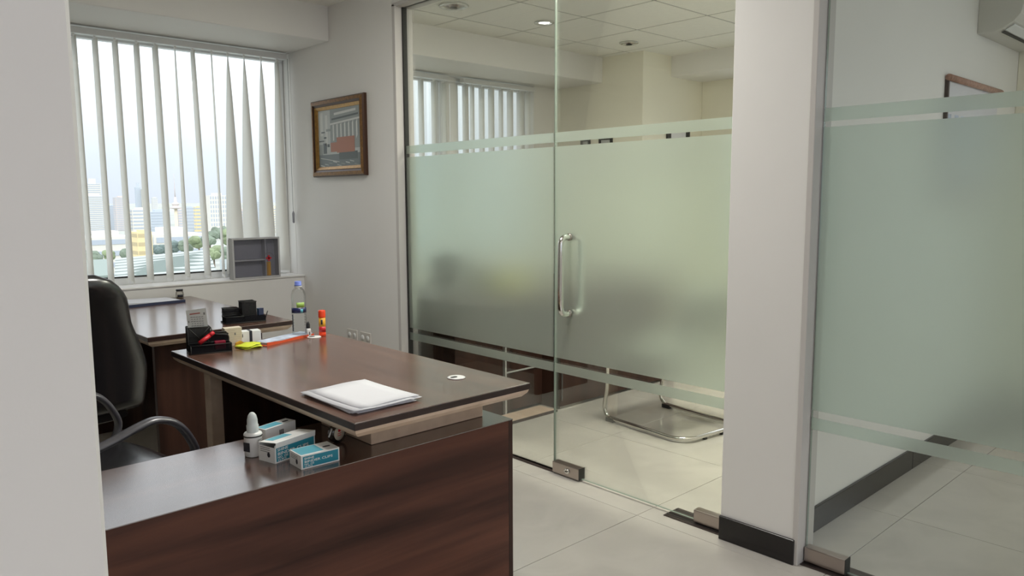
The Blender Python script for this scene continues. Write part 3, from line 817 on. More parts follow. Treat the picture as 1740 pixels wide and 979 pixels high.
# ------------------------------------------------------------------ picture on the wall (plane x = XW, faces -X)
pw, ph = 0.652, 0.502
pic = thing('framed_picture', 'gilt framed portrait-shaped picture of a street scene on the white wall', 'picture', (XW, 4.449, 1.517))
def yz_poly(name, pts, d_, mat, parent):
    bm = bmesh.new(); bm_prism(bm, pts, -d_ - 0.0006, -d_, 'X'); return obj(name, bm, mat, parent)
W2 = pw / 2; H = ph
def rect_frame(bm, y0, y1, z0, z1, w, xa, xb):
    """mitred moulding ring; xa outer depth, xb inner depth"""
    o_ = [(y0, z0), (y1, z0), (y1, z1), (y0, z1)]; i_ = [(y0 + w, z0 + w), (y1 - w, z0 + w), (y1 - w, z1 - w), (y0 + w, z1 - w)]
    A = [bm.verts.new((0, *p)) for p in o_]; B = [bm.verts.new((-xa, *p)) for p in o_]; C = [bm.verts.new((-xb, *p)) for p in i_]; D = [bm.verts.new((0, *p)) for p in i_]
    for k in range(4):
        j = (k + 1) % 4
        for a_, b_ in ((A, B), (B, C), (C, D), (D, A)): bm.faces.new((a_[k], a_[j], b_[j], b_[k]))
bm = bmesh.new(); rect_frame(bm, -W2, W2, 0, H, 0.008, 0.020, 0.030); obj('dark_rim', bm, 'goldd', pic)
bm = bmesh.new(); rect_frame(bm, -W2 + 0.008, W2 - 0.008, 0.008, H - 0.008, 0.022, 0.030, 0.034); obj('outer_moulding', bm, 'gold', pic)
bm = bmesh.new(); rect_frame(bm, -W2 + 0.030, W2 - 0.030, 0.030, H - 0.030, 0.016, 0.030, 0.022); obj('dark_moulding', bm, 'goldd', pic)
bm = bmesh.new(); rect_frame(bm, -W2 + 0.046, W2 - 0.046, 0.046, H - 0.046, 0.020, 0.026, 0.014); obj('inner_moulding', bm, 'gold2', pic, 0.001)
a0, a1, z0, z1 = -W2 + 0.062, W2 - 0.062, 0.062, H - 0.062
grey = [pbr('print_grey_%d' % k, c, 0.35) for k, c in enumerate([(0.52, 0.55, 0.53), (0.30, 0.33, 0.32), (0.17, 0.20, 0.20), (0.66, 0.68, 0.65), (0.42, 0.17, 0.10), (0.10, 0.12, 0.12)])]
bm = bmesh.new()
def q(u0, w0, u1, w1, k, d_, sl=0.0):
    # u runs left to right as seen from the room (towards -Y)
    Y = lambda u: a1 - (a1 - a0) * u
    Z = lambda w: z0 + (z1 - z0) * w
    bm_prism(bm, [(Y(u0), Z(w0)), (Y(u1), Z(w0 + sl)), (Y(u1), Z(w1 + sl)), (Y(u0), Z(w1))], -0.009 - d_ * 0.0004, -0.0088, 'X', k)
q(0, 0, 1, 1, 0, 0)
q(0, 0, 1, .22, 2, 1)
q(.30, .30, .98, .98, 1, 1)
for k in range(7): q(.36 + k * .09, .45, .39 + k * .09, .72, 3, 2, .01 * k)
q(.30, .72, .98, .75, 3, 3, .05); q(.34, .80, .95, .83, 5, 3, .04); q(.40, .88, .9, .92, 3, 3, .03)
q(.05, .55, .12, .95, 3, 2); q(.18, .38, .24, .90, 3, 2); q(.08, .60, .16, .62, 5, 3); q(.20, .62, .30, .66, 1, 3); q(.02, .45, .14, .47, 5, 3)
q(.0, .22, .10, .40, 1, 2); q(.12, .24, .20, .42, 5, 2); q(.22, .35, .27, .40, 5, 3); q(.14, .5, .2, .53, 5, 3)
q(.45, .24, .86, .50, 4, 4); q(.30, .26, .45, .42, 4, 3); q(.50, .12, .92, .25, 5, 3)
for k in range(9): q(.05 + .1 * k, .03 + .02 * (k % 4), .14 + .1 * k, .045 + .02 * (k % 4), (3, 0, 1)[k % 3], 5, -.02)
q(.05, .16, .5, .17, 3, 5, -.08)
obj('print', bm, grey, pic)

# wall sockets just above the desk edge line
for k, (y, lb) in enumerate(((4.36, 'left of two small wall sockets low on the white wall'), (4.20, 'right of two small wall sockets low on the white wall'))):
    s = thing('wall_socket', lb, 'socket', (XW, y, 0.44), 0, 'wall sockets')
    box('plate', -0.008, 0, -0.06, 0.06, 0, 0.075, 'socket', s, 0.003)
    for dy in (-0.03, 0.03):
        bm = bmesh.new(); bm_lathe(bm, [(0.018, 0.0), (0.018, -0.004), (0.0, -0.004)], 16, (-0.007, dy, 0.038), axis='X', caps=False); obj('outlet', bm, 'white', s)

# first-aid box on the sill
fb = thing('first_aid_box', 'grey first aid box with a red cross on the window sill', 'box', (2.275, 5.016, 0.834))
w, h, dp = 0.168, 0.266, 0.034
bx = dict(parent=fb, bevel=0.0015)
box('back_panel', -w, w, dp - 0.006, dp, 0.0, h, 'box', **bx)
box('side_panel', -w, -w + 0.012, -dp, dp - 0.006, 0.0, h, 'boxl', **bx); box('side_panel', w - 0.012, w, -dp, dp - 0.006, 0.0, h, 'boxl', **bx)
box('top_panel', -w, w, -dp, dp - 0.006, h, h + 0.012, 'boxl', **bx); box('bottom_panel', -w + 0.012, w - 0.012, -dp, dp - 0.006, 0.0, 0.012, 'boxl', **bx)
box('shelf', -w + 0.012, 0.062, -dp + 0.012, dp - 0.006, 0.120, 0.130, 'boxl', **bx)
box('divider', 0.062, 0.072, -dp + 0.008, dp - 0.006, 0.012, h, 'boxl', **bx)
box('door_pane', -w + 0.014, 0.080, -dp + 0.004, -dp + 0.006, 0.014, h - 0.004, 'acrylic', fb)
box('door_pane', 0.058, w - 0.013, -dp, -dp + 0.002, 0.014, h - 0.004, 'acrylic', fb)
bm = bmesh.new(); bm_box(bm, 0.066, 0.104, -dp - 0.0012, -dp - 0.0002, 0.128, 0.141); bm_box(bm, 0.0785, 0.0915, -dp - 0.0012, -dp - 0.0002, 0.115, 0.154)
obj('red_cross', bm, 'red', fb)
bm = bmesh.new()
for k in range(10):
    a_ = R(20 + k * 15); bm_box(bm, 0.085 + 0.034 * math.cos(a_) - 0.002, 0.085 + 0.034 * math.cos(a_) + 0.002, -dp - 0.0012, -dp - 0.0004, 0.136 + 0.036 * math.sin(a_) - 0.003, 0.136 + 0.036 * math.sin(a_) + 0.003)
obj('lettering_arc', bm, 'greyink', fb)
yl = thing('medicine_carton', 'yellow medicine carton standing inside the first aid box', 'carton', (2.365, 5.016, 0.8465))
box('carton', -0.017, 0.017, -0.014, 0.014, 0, 0.095, 'amber', yl, 0.001)
box('flap', -0.0165, 0.0165, -0.0135, 0.0135, 0.095, 0.0965, 'cream', yl)

# ------------------------------------------------------------------ things on the cabinet
ZT = 0.6202
bt = thing('dropper_bottle', 'white glue bottle with translucent pointed cap on the side cabinet', 'bottle', (0.931, 2.118, ZT), R(-30))
bm = bmesh.new(); bm_lathe(bm, [(0.022, 0), (0.0255, 0.003), (0.0255, 0.058), (0.0265, 0.062), (0.0265, 0.066), (0.024, 0.070), (0.014, 0.073)], 28); obj('body', bm, 'white', bt)
bm = bmesh.new(); bm_lathe(bm, [(0.0266, 0.0), (0.0272, 0.001), (0.0272, 0.003), (0.0266, 0.004)], 28, (0, 0, 0.0595), caps=False); obj('black_ring', bm, 'gasket', bt)
capm = pbr('translucent_cap', (0.62, 0.66, 0.65), 0.2)
bm = bmesh.new(); bm_lathe(bm, [(0.017, 0.072), (0.0175, 0.092), (0.0155, 0.094), (0.015, 0.108), (0.012, 0.121), (0.006, 0.129), (0.0, 0.131)], 24, caps=False); obj('cap', bm, capm, bt)
bm = bmesh.new(); bm_box(bm, -0.012, 0.012, -0.0262, -0.0255, 0.018, 0.045)
obj('black_label', bm, 'darkink', bt, rot=(0, 0, R(-40)))
bm = bmesh.new()
for k in range(5): bm_box(bm, -0.009, 0.009 - 0.002 * (k % 3), -0.0260, -0.0255, 0.030 + k * 0.005, 0.0318 + k * 0.005)
obj('printed_lines', bm, 'greyink', bt, rot=(0, 0, R(55)))

def clip_box(label, loc, rz, L_, D_, H_, opened=False, back=False):
    b = thing('clip_box', label, 'carton', loc, rz, 'small teal and white cartons')
    if opened:
        bm = bmesh.new(); t_ = 0.0012
        bm_box(bm, 0, L_, 0, t_, 0, H_); bm_box(bm, 0, L_, D_ - t_, D_, 0, H_); bm_box(bm, 0, t_, t_, D_ - t_, 0, H_ * 0.88); bm_box(bm, L_ - t_, L_, t_, D_ - t_, 0, H_); bm_box(bm, t_, L_ - t_, t_, D_ - t_, 0, t_)
        obj('carton', bm, 'white', b)
        bm = bmesh.new()   # raised lid leaning up from the back edge
        bm_prism(bm, [(D_, H_), (D_, H_ + 0.0012), (-0.0035, H_ + 0.0095), (-0.0035, H_ + 0.0083)], 0.001, L_ - 0.001, 'X')
        bm_prism(bm, [(-0.0035, H_ + 0.0095), (-0.0045, H_ + 0.009), (-0.0030, H_ - 0.007), (-0.0020, H_ - 0.007)], 0.001, L_ - 0.001, 'X')
        obj('lid', bm, 'white', b)
        bm = bmesh.new(); bm_prism(bm, [(D_ - 0.004, H_ + 0.0017), (D_ - 0.004, H_ + 0.0021), (D_ * 0.45, H_ + 0.0063), (D_ * 0.45, H_ + 0.0058)], 0.02, L_ * 0.6, 'X'); obj('teal_lid_print', bm, 'tealt', b)
    else:
        box('carton', 0, L_, 0, D_, 0, H_, 'white', b, 0.0006)
        box('teal_top_print', 0.004, L_ * 0.62, 0.008, D_ - 0.004, H_, H_ + 0.0003, 'tealt', b)
        bm = bmesh.new(); bm_prism(bm, supere(L_ * 0.80, D_ * 0.45, 0.012, 0.005, 2.5, 14), H_, H_ + 0.0004, 'Z'); obj('clip_picture', bm, 'darkink', b)
    if back:
        for k in range(3): box('barcode', L_ * 0.45 + 0.006 * k, L_ * 0.45 + 0.004 + 0.006 * k, -0.0004, 0, H_ * 0.35, H_ * 0.75, 'darkink', b)
    else:
        fz = 0.004
        box('teal_front_print', 0.005, L_ - 0.004, -0.0004, 0, fz, H_ * (0.84 if opened else 0.90), 'teal', b)
        fr_ = (R(90), 0, 0)
        hh = H_ * 0.78
        text('printed_text', 'SHINE', hh * 0.27, 'white', b, (0.009, -0.0004, fz + hh * 0.74), fr_, sx_=1.3)
        text('printed_text', 'BINDER CLIPS', hh * 0.30, 'white', b, (0.009, -0.0004, fz + hh * 0.44), fr_, sx_=(L_ - 0.02) / (hh * 0.30 * 6.9))
        text('printed_text', 'NO. 155', hh * 0.22, 'white', b, (0.009, -0.0004, fz + hh * 0.22), fr_, sx_=1.2)
        text('printed_text', '12 PCS', hh * 0.22, 'white', b, (0.009, -0.0004, fz + hh * 0.02), fr_, sx_=1.2)
        bm = bmesh.new(); bm_prism(bm, supere(D_ * 0.38, H_ * 0.42, 0.006, 0.0075, 2, 12), -0.0004, 0.0, 'X'); obj('side_mark', bm, 'darkink', b)
        for k in range(3): box('side_lines', -0.0003, 0, D_ * 0.30, D_ * 0.88, H_ * (0.78 - 0.11 * k), H_ * (0.81 - 0.11 * k), 'greyink', b)
    return b
clip_box('closed teal and white binder clip carton, the nearest of the three', (0.9725, 1.905, ZT), R(-2), 0.118, 0.074, 0.040)
clip_box('open teal and white binder clip carton with raised lid', (0.942, 2.002, ZT), R(14), 0.150, 0.070, 0.052, True)
clip_box('teal topped carton with barcode, farthest of the three, beside the glue bottle', (0.985, 2.150, ZT), R(16), 0.120, 0.045, 0.058, False, True)

tp = thing('tape_roll', 'roll of clear tape with round label standing beside the cartons', 'tape', (1.172, 2.052, ZT + 0.0325), R(18))
bm = bmesh.new(); bm_lathe(bm, [(0.018, -0.010), (0.032, -0.010), (0.032, 0.010), (0.018, 0.010), (0.018, -0.010)], 32, axis='Y', caps=False); obj('tape', bm, 'tape', tp)
bm = bmesh.new(); bm_lathe(bm, [(0.0, -0.011), (0.0225, -0.011), (0.0225, -0.0102), (0.0, -0.0102)], 28, (-0.003, 0, 0), axis='Y', caps=False); lb = obj('round_label', bm, 'cream', tp)
bm = bmesh.new(); bm_box(bm, -0.008, 0.002, -0.0116, -0.011, 0.004, 0.012); bm_box(bm, -0.012, 0.006, -0.0116, -0.011, -0.002, 0.0); bm_box(bm, -0.012, 0.004, -0.0116, -0.011, -0.008, -0.006)
obj('label_print', bm, 'red', lb)
bm = bmesh.new(); bm_tube(bm, [(-0.045, -0.006, -0.003), (-0.030, -0.006, 0.020)], 0.0025, 6); obj('tape_end', bm, 'white', tp)

# ------------------------------------------------------------------ things on the nearer desk
ZD = 0.7552
ps = thing('paper_stack', 'loose stack of white papers on the nearer desk', 'papers', (1.243, 2.028, ZD), R(0))
for k in range(14):
    bm = bmesh.new(); w_, l_ = 0.105, 0.1485
    n_ = 6; lift = 0.0015 if k > 8 else 0.0005
    for i in range(n_):
        for j in range(n_):
            x = -w_ + 2 * w_ * i / (n_ - 1); y = -l_ + 2 * l_ * j / (n_ - 1)
            bm.verts.new((x, y, lift * (math.sin(3 * x * 10 + k) + 1) * (abs(y) / l_) ** 2))
    bm.verts.ensure_lookup_table()
    for i in range(n_ - 1):
        for j in range(n_ - 1):
            a_ = i * n_ + j; bm.faces.new([bm.verts[t] for t in (a_, a_ + n_, a_ + n_ + 1, a_ + 1)]).smooth = True
    s = obj('sheet', bm, 'paper', ps, loc=(random.uniform(-.011, .011) * (1 + k / 9), random.uniform(-.010, .010) * (1 + k / 9), 0.0004 + k * 0.0009), rot=(0, 0, R(random.uniform(-3.5, 3.5) + (3 if k > 10 else 0))))
    so = s.modifiers.new('solid', 'SOLIDIFY'); so.thickness = 0.0003
top_z = 0.0004 + 14 * 0.0009
og = thing('desk_organizer', 'black wire mesh pen organizer on the far corner of the nearer desk', 'organizer', (1.118, 3.115, ZD), R(-12))
def open_box(bm, x0, x1, y0, y1, z1, zf=None, t_=0.0012):
    zf = zf or z1
    bm_box(bm, x0, x1, y0, y1, 0, t_)
    bm_box(bm, x0, x1, y0, y0 + t_, 0, zf); bm_box(bm, x0, x1, y1 - t_, y1, 0, z1)
    bm_box(bm, x0, x0 + t_, y0, y1, 0, zf if zf < z1 else z1); bm_box(bm, x1 - t_, x1, y0, y1, 0, zf)
def rim(bm, pts, r=0.0022):
    bm_tube(bm, pts, r, 6, closed=True)
bm = bmesh.new(); open_box(bm, 0.0, 0.085, 0.0, 0.05, 0.10); obj('tall_mesh_cup', bm, 'mesh', og)
bm = bmesh.new(); open_box(bm, 0.0, 0.155, -0.062, -0.001, 0.035); open_box(bm, 0.0875, 0.155, 0.0, 0.05, 0.065); obj('low_mesh_tray', bm, 'mesh', og)
bm = bmesh.new()
rim(bm, [(0, 0, .10), (.085, 0, .10), (.085, .05, .10), (0, .05, .10)]); rim(bm, [(0, -.062, .035), (.155, -.062, .035), (.155, -.001, .035), (0, -.001, .035)])
rim(bm, [(.0875, 0, .065), (.155, 0, .065), (.155, .05, .065), (.0875, .05, .065)]); rim(bm, [(0, -.062, .002), (.155, -.062, .002), (.155, .05, .002), (0, .05, .002)])
for p in ((0, -.062), (.155, -.062), (.155, .05)): bm_tube(bm, [(p[0], p[1], 0), (p[0], p[1], .035)], .002, 6)
for p in ((0, 0), (.085, 0), (0, .05), (.085, .05)): bm_tube(bm, [(p[0], p[1], 0), (p[0], p[1], .10)], .0016, 6)
bm_tube(bm, [(0.004, -0.002, .098), (.042, -.002, .055)], .002, 6); bm_tube(bm, [(.082, -0.002, .098), (.042, -.002, .055)], .002, 6)
bm_tube(bm, smooth_path([(.087, -.002, .098), (.10, -.002, .07), (.14, -.002, .062), (.155, -.002, .055), (.155, -.002, .03)], 4), .0022, 6)
obj('wire_rim', bm, 'gasket', og)
bm = bmesh.new()
for k in range(17): bm_box(bm, .005 * k + .002, .005 * k + .0027, -.0006, -.0001, .002, .10)
for k in range(19): bm_box(bm, .001, .084, -.0008, -.0002, .005 * k + .003, .005 * k + .0037)
obj('wire_mesh', bm, 'gasket', og)
cd = thing('note_card', 'grey printed card standing in the tall cup of the pen organizer', 'card', (1.127, 3.128, ZD + 0.060), R(-14))
cb = bmesh.new(); bm_box(cb, 0, 0.076, 0, 0.0008, 0, 0.112); card = obj('card', cb, 'paper2', cd, rot=(R(4), R(-4), 0))
bm = bmesh.new()
for k in range(6):
    for s_ in range(5):
        bm_box(bm, .014 + .010 * s_ + .002 * (k % 2), .022 + .010 * s_, -.0003, 0, .080 - .009 * k - .0008 * s_ , .0825 - .009 * k - .0008 * s_)
bm_box(bm, .064, .070, -.0003, 0, .085, .095); bm_box(bm, .004, .008, -.0003, 0, .060, .068)
obj('printed_lines', bm, 'greyink', card)
bm = bmesh.new(); bm_box(bm, .012, .052, -.0003, 0, .092, .097); obj('red_heading', bm, pbr('faded_red_ink', (0.30, 0.10, 0.08), 0.7), card)
mk = thing('marker_pen', 'red marker pen slanting out of the organizer tray', 'pen', (1.148, 3.078, ZD + 0.040))
bm = bmesh.new(); bm_tube(bm, [(0, 0, 0), (0.045, 0.004, 0.026)], 0.0085, 12); obj('barrel', bm, 'red', mk)
bm = bmesh.new(); bm_tube(bm, [(0.045, 0.004, 0.026), (0.062, 0.0055, 0.036)], [0.0092, 0.0075], 12); obj('cap', bm, 'red', mk)
mk2 = thing('red_stapler', 'small red stapler lying in the low right tray of the organizer', 'stapler', (1.232, 3.080, ZD + 0.004), R(-12))
box('body', -0.022, 0.022, -0.010, 0.010, 0.0, 0.036, pbr('dark_red_plastic', (0.25, 0.01, 0.03), 0.35), mk2, 0.004)
box('base', -0.026, 0.024, -0.011, 0.011, -0.002, 0.0, 'blackp', mk2)
ca = thing('note_block', 'tall cream paper block beside the pen organizer', 'paper block', (1.316, 3.155, ZD), R(-8))
for k in range(8): box('card_bundle', -0.036 + .001 * (k % 3), 0.034 + .001 * (k % 2), -0.022, 0.022, .0095 * k, .0095 * k + .009, 'cream', ca)
bm = bmesh.new(); bm_box(bm, 0.004, 0.009, -0.0225, -0.022, 0.045, 0.055); obj('ink_mark', bm, 'greyink', ca)
oc = thing('sticker', 'amber crumpled sticker at the foot of the cream paper block', 'sticker', (1.330, 3.118, ZD))
bm = bmesh.new(); bm_prism(bm, [(-.02, 0), (.014, -.002), (.020, .012), (.004, .020), (-.016, .014)], -0.004, 0.004, 'Y'); obj('sticker_sheet', bm, 'amber', oc)
cbx = thing('small_carton', 'small white carton with a black band next to the cream block', 'carton', (1.394, 3.166, ZD), R(-10))
box('carton', -0.038, 0.045, -0.026, 0.026, 0, 0.052, 'white', cbx, 0.001)
bm = bmesh.new(); bm_box(bm, -0.004, 0.008, -0.0268, 0.0266, -0.0, 0.0528); obj('black_band', bm, 'darkink', cbx)
bm = bmesh.new(); bm_box(bm, -0.034, -0.031, -0.0265, -0.026, 0.028, 0.042); obj('ink_mark', bm, 'darkink', cbx)
yn = thing('sticky_notes', 'crumpled yellow sticky notes in front of the white carton', 'sticky notes', (1.343, 3.055, ZD))
for k, (dx, dy, rz, dz) in enumerate(((0, 0, 10, 0.0), (0.006, -0.004, -14, 0.005), (-0.004, 0.003, 25, 0.010))):
    bm = bmesh.new(); n_ = 7
    for i in range(n_):
        for j in range(n_):
            u, v = i / (n_ - 1) - .5, j / (n_ - 1) - .5
            bm.verts.new((u * .082, v * .072, 0.0018 + 0.008 * abs(math.sin(6 * u + 2 * v + k)) * (u + .5) * (0.3 + k * .3)))
    bm.verts.ensure_lookup_table()
    for i in range(n_ - 1):
        for j in range(n_ - 1):
            a_ = i * n_ + j; bm.faces.new([bm.verts[t] for t in (a_, a_ + n_, a_ + n_ + 1, a_ + 1)]).smooth = True
    s = obj('note_sheet', bm, 'yellow', yn, loc=(dx, dy, dz * 0.7), rot=(0, 0, R(rz))); so = s.modifiers.new('solid', 'SOLIDIFY'); so.thickness = 0.0012

fo = thing('document_folder', 'orange folder holding blue and white papers on the nearer desk', 'folder', (1.525, 3.118, ZD), R(20))
box('folder_back', -0.145, 0.145, -0.052, 0.036, 0.0, 0.0015, 'orange', fo)
bm = bmesh.new()
bm_prism(bm, [(-.145, .0015), (.145, .0015), (.145, .008), (.05, .012), (-.06, .010), (-.145, .016)], -.052, -.0508, 'Y'); obj('folder_flap', bm, 'orange', fo)
for k in range(5):
    box('sheet', -0.135 + .003 * (k % 3), 0.140 - .004 * (k % 2), -0.048, 0.034 - 0.002 * k, .002 + .0024 * k, .0038 + .0024 * k, ('paper', 'bluepaper', 'paper', 'paper', 'bluepaper')[k], fo)

wb = thing('water_bottle', 'clear plastic water bottle with blue cap on the nearer desk', 'bottle', (1.612, 3.125, ZD))
prof = [(0.020, 0.004), (0.029, 0.0), (0.0315, 0.006)]
z = 0.012
while z < 0.10:
    prof += [(0.0318, z), (0.0302, z + 0.004), (0.0318, z + 0.008)]; z += 0.0125
prof += [(0.031, 0.118), (0.031, 0.160), (0.0318, 0.168), (0.0322, 0.182), (0.0315, 0.196), (0.027, 0.210), (0.019, 0.220), (0.0145, 0.225), (0.0135, 0.232)]
bm = bmesh.new(); bm_lathe(bm, prof, 32, caps=False); obj('bottle_shell', bm, 'pet', wb)
bm = bmesh.new(); bm_lathe(bm, [(0.0, 0.232), (0.0160, 0.232), (0.0160, 0.236), (0.0148, 0.237), (0.0148, 0.250), (0.013, 0.252), (0.0, 0.252)], 24, caps=False); obj('cap', bm, 'bluecap', wb)
bm = bmesh.new(); bm_lathe(bm, [(0.0165, 0.2275), (0.0165, 0.2318)], 24, caps=False); obj('neck_ring', bm, 'white', wb)
def wrap(name, r, z0_, z1_, a0_, a1_, mat, parent):
    bm = bmesh.new(); n_ = 14; pv = None
    for k in range(n_ + 1):
        t = R(a0_ + (a1_ - a0_) * k / n_)
        row = [bm.verts.new((r * math.cos(t), r * math.sin(t), zz)) for zz in (z0_, z1_)]
        if pv: bm.faces.new((pv[0], row[0], row[1], pv[1])).smooth = True
        pv = row
    o = obj(name, bm, mat, parent); so = o.modifiers.new('solid', 'SOLIDIFY'); so.thickness = 0.0003; return o
wrap('blue_label', 0.0322, 0.112, 0.136, 160, 330, 'bluelab', wb)
wrap('green_label', 0.0322, 0.137, 0.160, 225, 290, 'greenlab', wb)
wrap('white_logo', 0.0326, 0.114, 0.130, 255, 275, 'tealt', wb)
wrap('clear_label_print', 0.0322, 0.030, 0.105, 175, 190, 'darkink', wb)
cp = thing('correction_bottle', 'tiny black and white bottle between water bottle and glue stick', 'bottle', (1.650, 3.118, ZD))
bm = bmesh.new(); bm_lathe(bm, [(0.010, 0.0), (0.0125, 0.002), (0.0125, 0.030), (0.009, 0.036)], 20); obj('body', bm, 'white', cp)
bm = bmesh.new(); bm_lathe(bm, [(0.0085, 0.036), (0.0085, 0.052), (0.004, 0.066), (0.0, 0.067)], 16, caps=False); obj('cap', bm, 'blackp', cp)
bm = bmesh.new(); bm_box(bm, -.002, .002, -.0130, -.0124, .008, .022); obj('ink_mark', bm, 'darkink', cp)
gs = thing('glue_stick', 'orange glue stick with amber label standing on the nearer desk', 'glue stick', (1.700, 3.080, ZD))
bm = bmesh.new(); bm_lathe(bm, [(0.0145, 0.0), (0.0155, 0.002), (0.0155, 0.016), (0.0145, 0.017), (0.0148, 0.018), (0.0148, 0.088)], 24); obj('tube', bm, 'redorange', gs)
bm = bmesh.new(); bm_lathe(bm, [(0.0160, 0.086), (0.0160, 0.113), (0.0145, 0.117), (0.0, 0.117)], 24, caps=False); obj('cap', bm, 'redorange', gs)
wrap('amber_label', 0.0151, 0.030, 0.084, 150, 330, 'amber', gs)
wrap('red_label', 0.0154, 0.020, 0.044, 150, 330, 'red', gs)
wrap('label_print', 0.0154, 0.054, 0.076, 218, 250, 'darkink', gs)

# ------------------------------------------------------------------ things on the rear desk
o2 = thing('desk_organizer', 'black mesh organizer with a tall cup on the farther desk', 'organizer', (1.560, 3.700, ZD), R(-8))
bm = bmesh.new(); open_box(bm, 0.045, 0.115, 0.02, 0.085, 0.100); obj('tall_mesh_cup', bm, 'mesh', o2)
bm = bmesh.new(); open_box(bm, -0.045, 0.042, -0.015, 0.060, 0.035); open_box(bm, -0.030, 0.042, 0.062, 0.12, 0.066); open_box(bm, 0.045, 0.150, -0.015, 0.018, 0.030); obj('low_mesh_tray', bm, 'mesh', o2)
bm = bmesh.new()
rim(bm, [(.045, .02, .10), (.115, .02, .10), (.115, .085, .10), (.045, .085, .10)], .003)
rim(bm, [(-.045, -.015, .035), (.042, -.015, .035), (.042, .06, .035), (-.045, .06, .035)], .003)
for zz in (.022, .044, .066): rim(bm, [(-.03, .062, zz), (.042, .062, zz), (.042, .12, zz), (-.03, .12, zz)], .0028)
rim(bm, [(-.045, -.015, .003), (.15, -.015, .003), (.15, .085, .003), (-.045, .085, .003)], .003)
bm_tube(bm, [(.15, .0, .003), (.165, .0, .05)], .0025, 6)
obj('wire_rim', bm, 'gasket', o2)
bm = bmesh.new()
for k in range(12): bm_box(bm, .045 + .006 * k, .0465 + .006 * k, .0190, .0198, .002, .10)
for k in range(16): bm_box(bm, .045, .115, .0188, .0196, .006 * k + .003, .006 * k + .0042)
obj('wire_mesh', bm, 'gasket', o2)
bp = thing('blue_pad', 'small blue pad standing in the organizer on the farther desk', 'note pad', (1.705, 3.725, ZD + 0.004))
box('sheets', -0.012, 0.012, -0.012, 0.012, 0, 0.056, pbr('pale_blue_pad', (0.12, 0.25, 0.42), 0.6), bp); box('cover', -0.013, 0.013, -0.014, -0.012, 0, 0.058, 'navy', bp)
pf = thing('open_folder', 'navy folder with white papers lying on the farther desk', 'folder', (1.50, 4.815, ZD), R(6))
box('cover', -0.17, 0.17, -0.13, 0.11, 0, 0.004, 'navy', pf)
bm = bmesh.new(); bm_prism(bm, [(-.165, .004), (.165, .004), (.165, .010), (-.165, .024)], -.120, .105, 'Y'); obj('paper_pad', bm, 'paper', pf)
box('cover', -0.17, 0.17, -0.135, -0.13, 0, 0.016, 'navy', pf)
jr = thing('glass_jar', 'small glass jar with a black lid on the farther desk under the blind', 'jar', (1.722, 4.90, ZD))
bm = bmesh.new(); bm_lathe(bm, [(0.020, 0.0), (0.024, 0.004), (0.025, 0.022), (0.022, 0.040), (0.018, 0.046)], 24); obj('glass_body', bm, clear('jar_glass', (0.86, 0.85, 0.83), 0.6, 1.4), jr)
bm = bmesh.new(); bm_lathe(bm, [(0.0, 0.046), (0.021, 0.046), (0.021, 0.058), (0.0, 0.058)], 24, caps=False); obj('lid', bm, 'blackp', jr)
wrap('label', 0.0256, 0.010, 0.026, 220, 300, 'darkink', jr)
bm = bmesh.new(); bm_lathe(bm, [(0.0, 0.002), (0.018, 0.002), (0.019, 0.012), (0.0, 0.012)], 20, caps=False); obj('contents', bm, 'cream', jr)

# ------------------------------------------------------------------ right hand room: air conditioner and wall hanging
ac = thing('air_conditioner', 'white split air conditioner high on the wall of the right-hand glass room', 'air conditioner', (5.02, 1.365, 2.22))
bm = bmesh.new(); prof = [(0.0, 0.0), (-0.08, 0.0), (-0.115, 0.012), (-0.165, 0.040), (-0.195, 0.075), (-0.205, 0.12), (-0.205, 0.27), (-0.185, 0.29), (0.0, 0.29)]
bm_prism(bm, prof, -0.385, 0.385, 'X'); obj('casing', bm, 'ac', ac, 0.003)
bm = bmesh.new(); bm_prism(bm, [(-0.098, -0.0005), (-0.112, 0.004), (-0.112, 0.006), (-0.098, 0.0015)], -0.33, 0.33, 'X'); obj('air_slot', bm, 'gasket', ac)
bm = bmesh.new(); bm_prism(bm, [(-0.120, 0.006), (-0.158, 0.028), (-0.158, 0.034), (-0.120, 0.012)], -0.34, 0.34, 'X'); obj('louver', bm, 'alu', ac)
fh = thing('wall_certificate', 'large wall hanging with pinkish wooden top rail behind the right-hand glass door', 'picture', (4.63, 1.365, 1.36))
bm = bmesh.new(); bm_tube(bm, [(-0.435, -0.018, 0.592), (0.42, -0.018, 0.592)], 0.016, 12); obj('top_rail', bm, 'pinkwood', fh)
box('left_rail', -0.43, -0.412, -0.018, 0.0, 0.0, 0.585, 'darksteel', fh, 0.002)
box('bottom_rail', -0.43, 0.42, -0.025, 0.0, 0.0, 0.02, 'pinkwood', fh, 0.002)
box('canvas', -0.41, 0.41, -0.008, -0.002, 0.02, 0.585, 'paper', fh)
bm = bmesh.new(); random.seed(3)
for k in range(8): x_ = -0.38 + 0.095 * k; bm_box(bm, x_, x_ + random.uniform(.03, .08), -0.0088, -0.008, 0.30, 0.42)
obj('print', bm, 'bluepaper', fh)
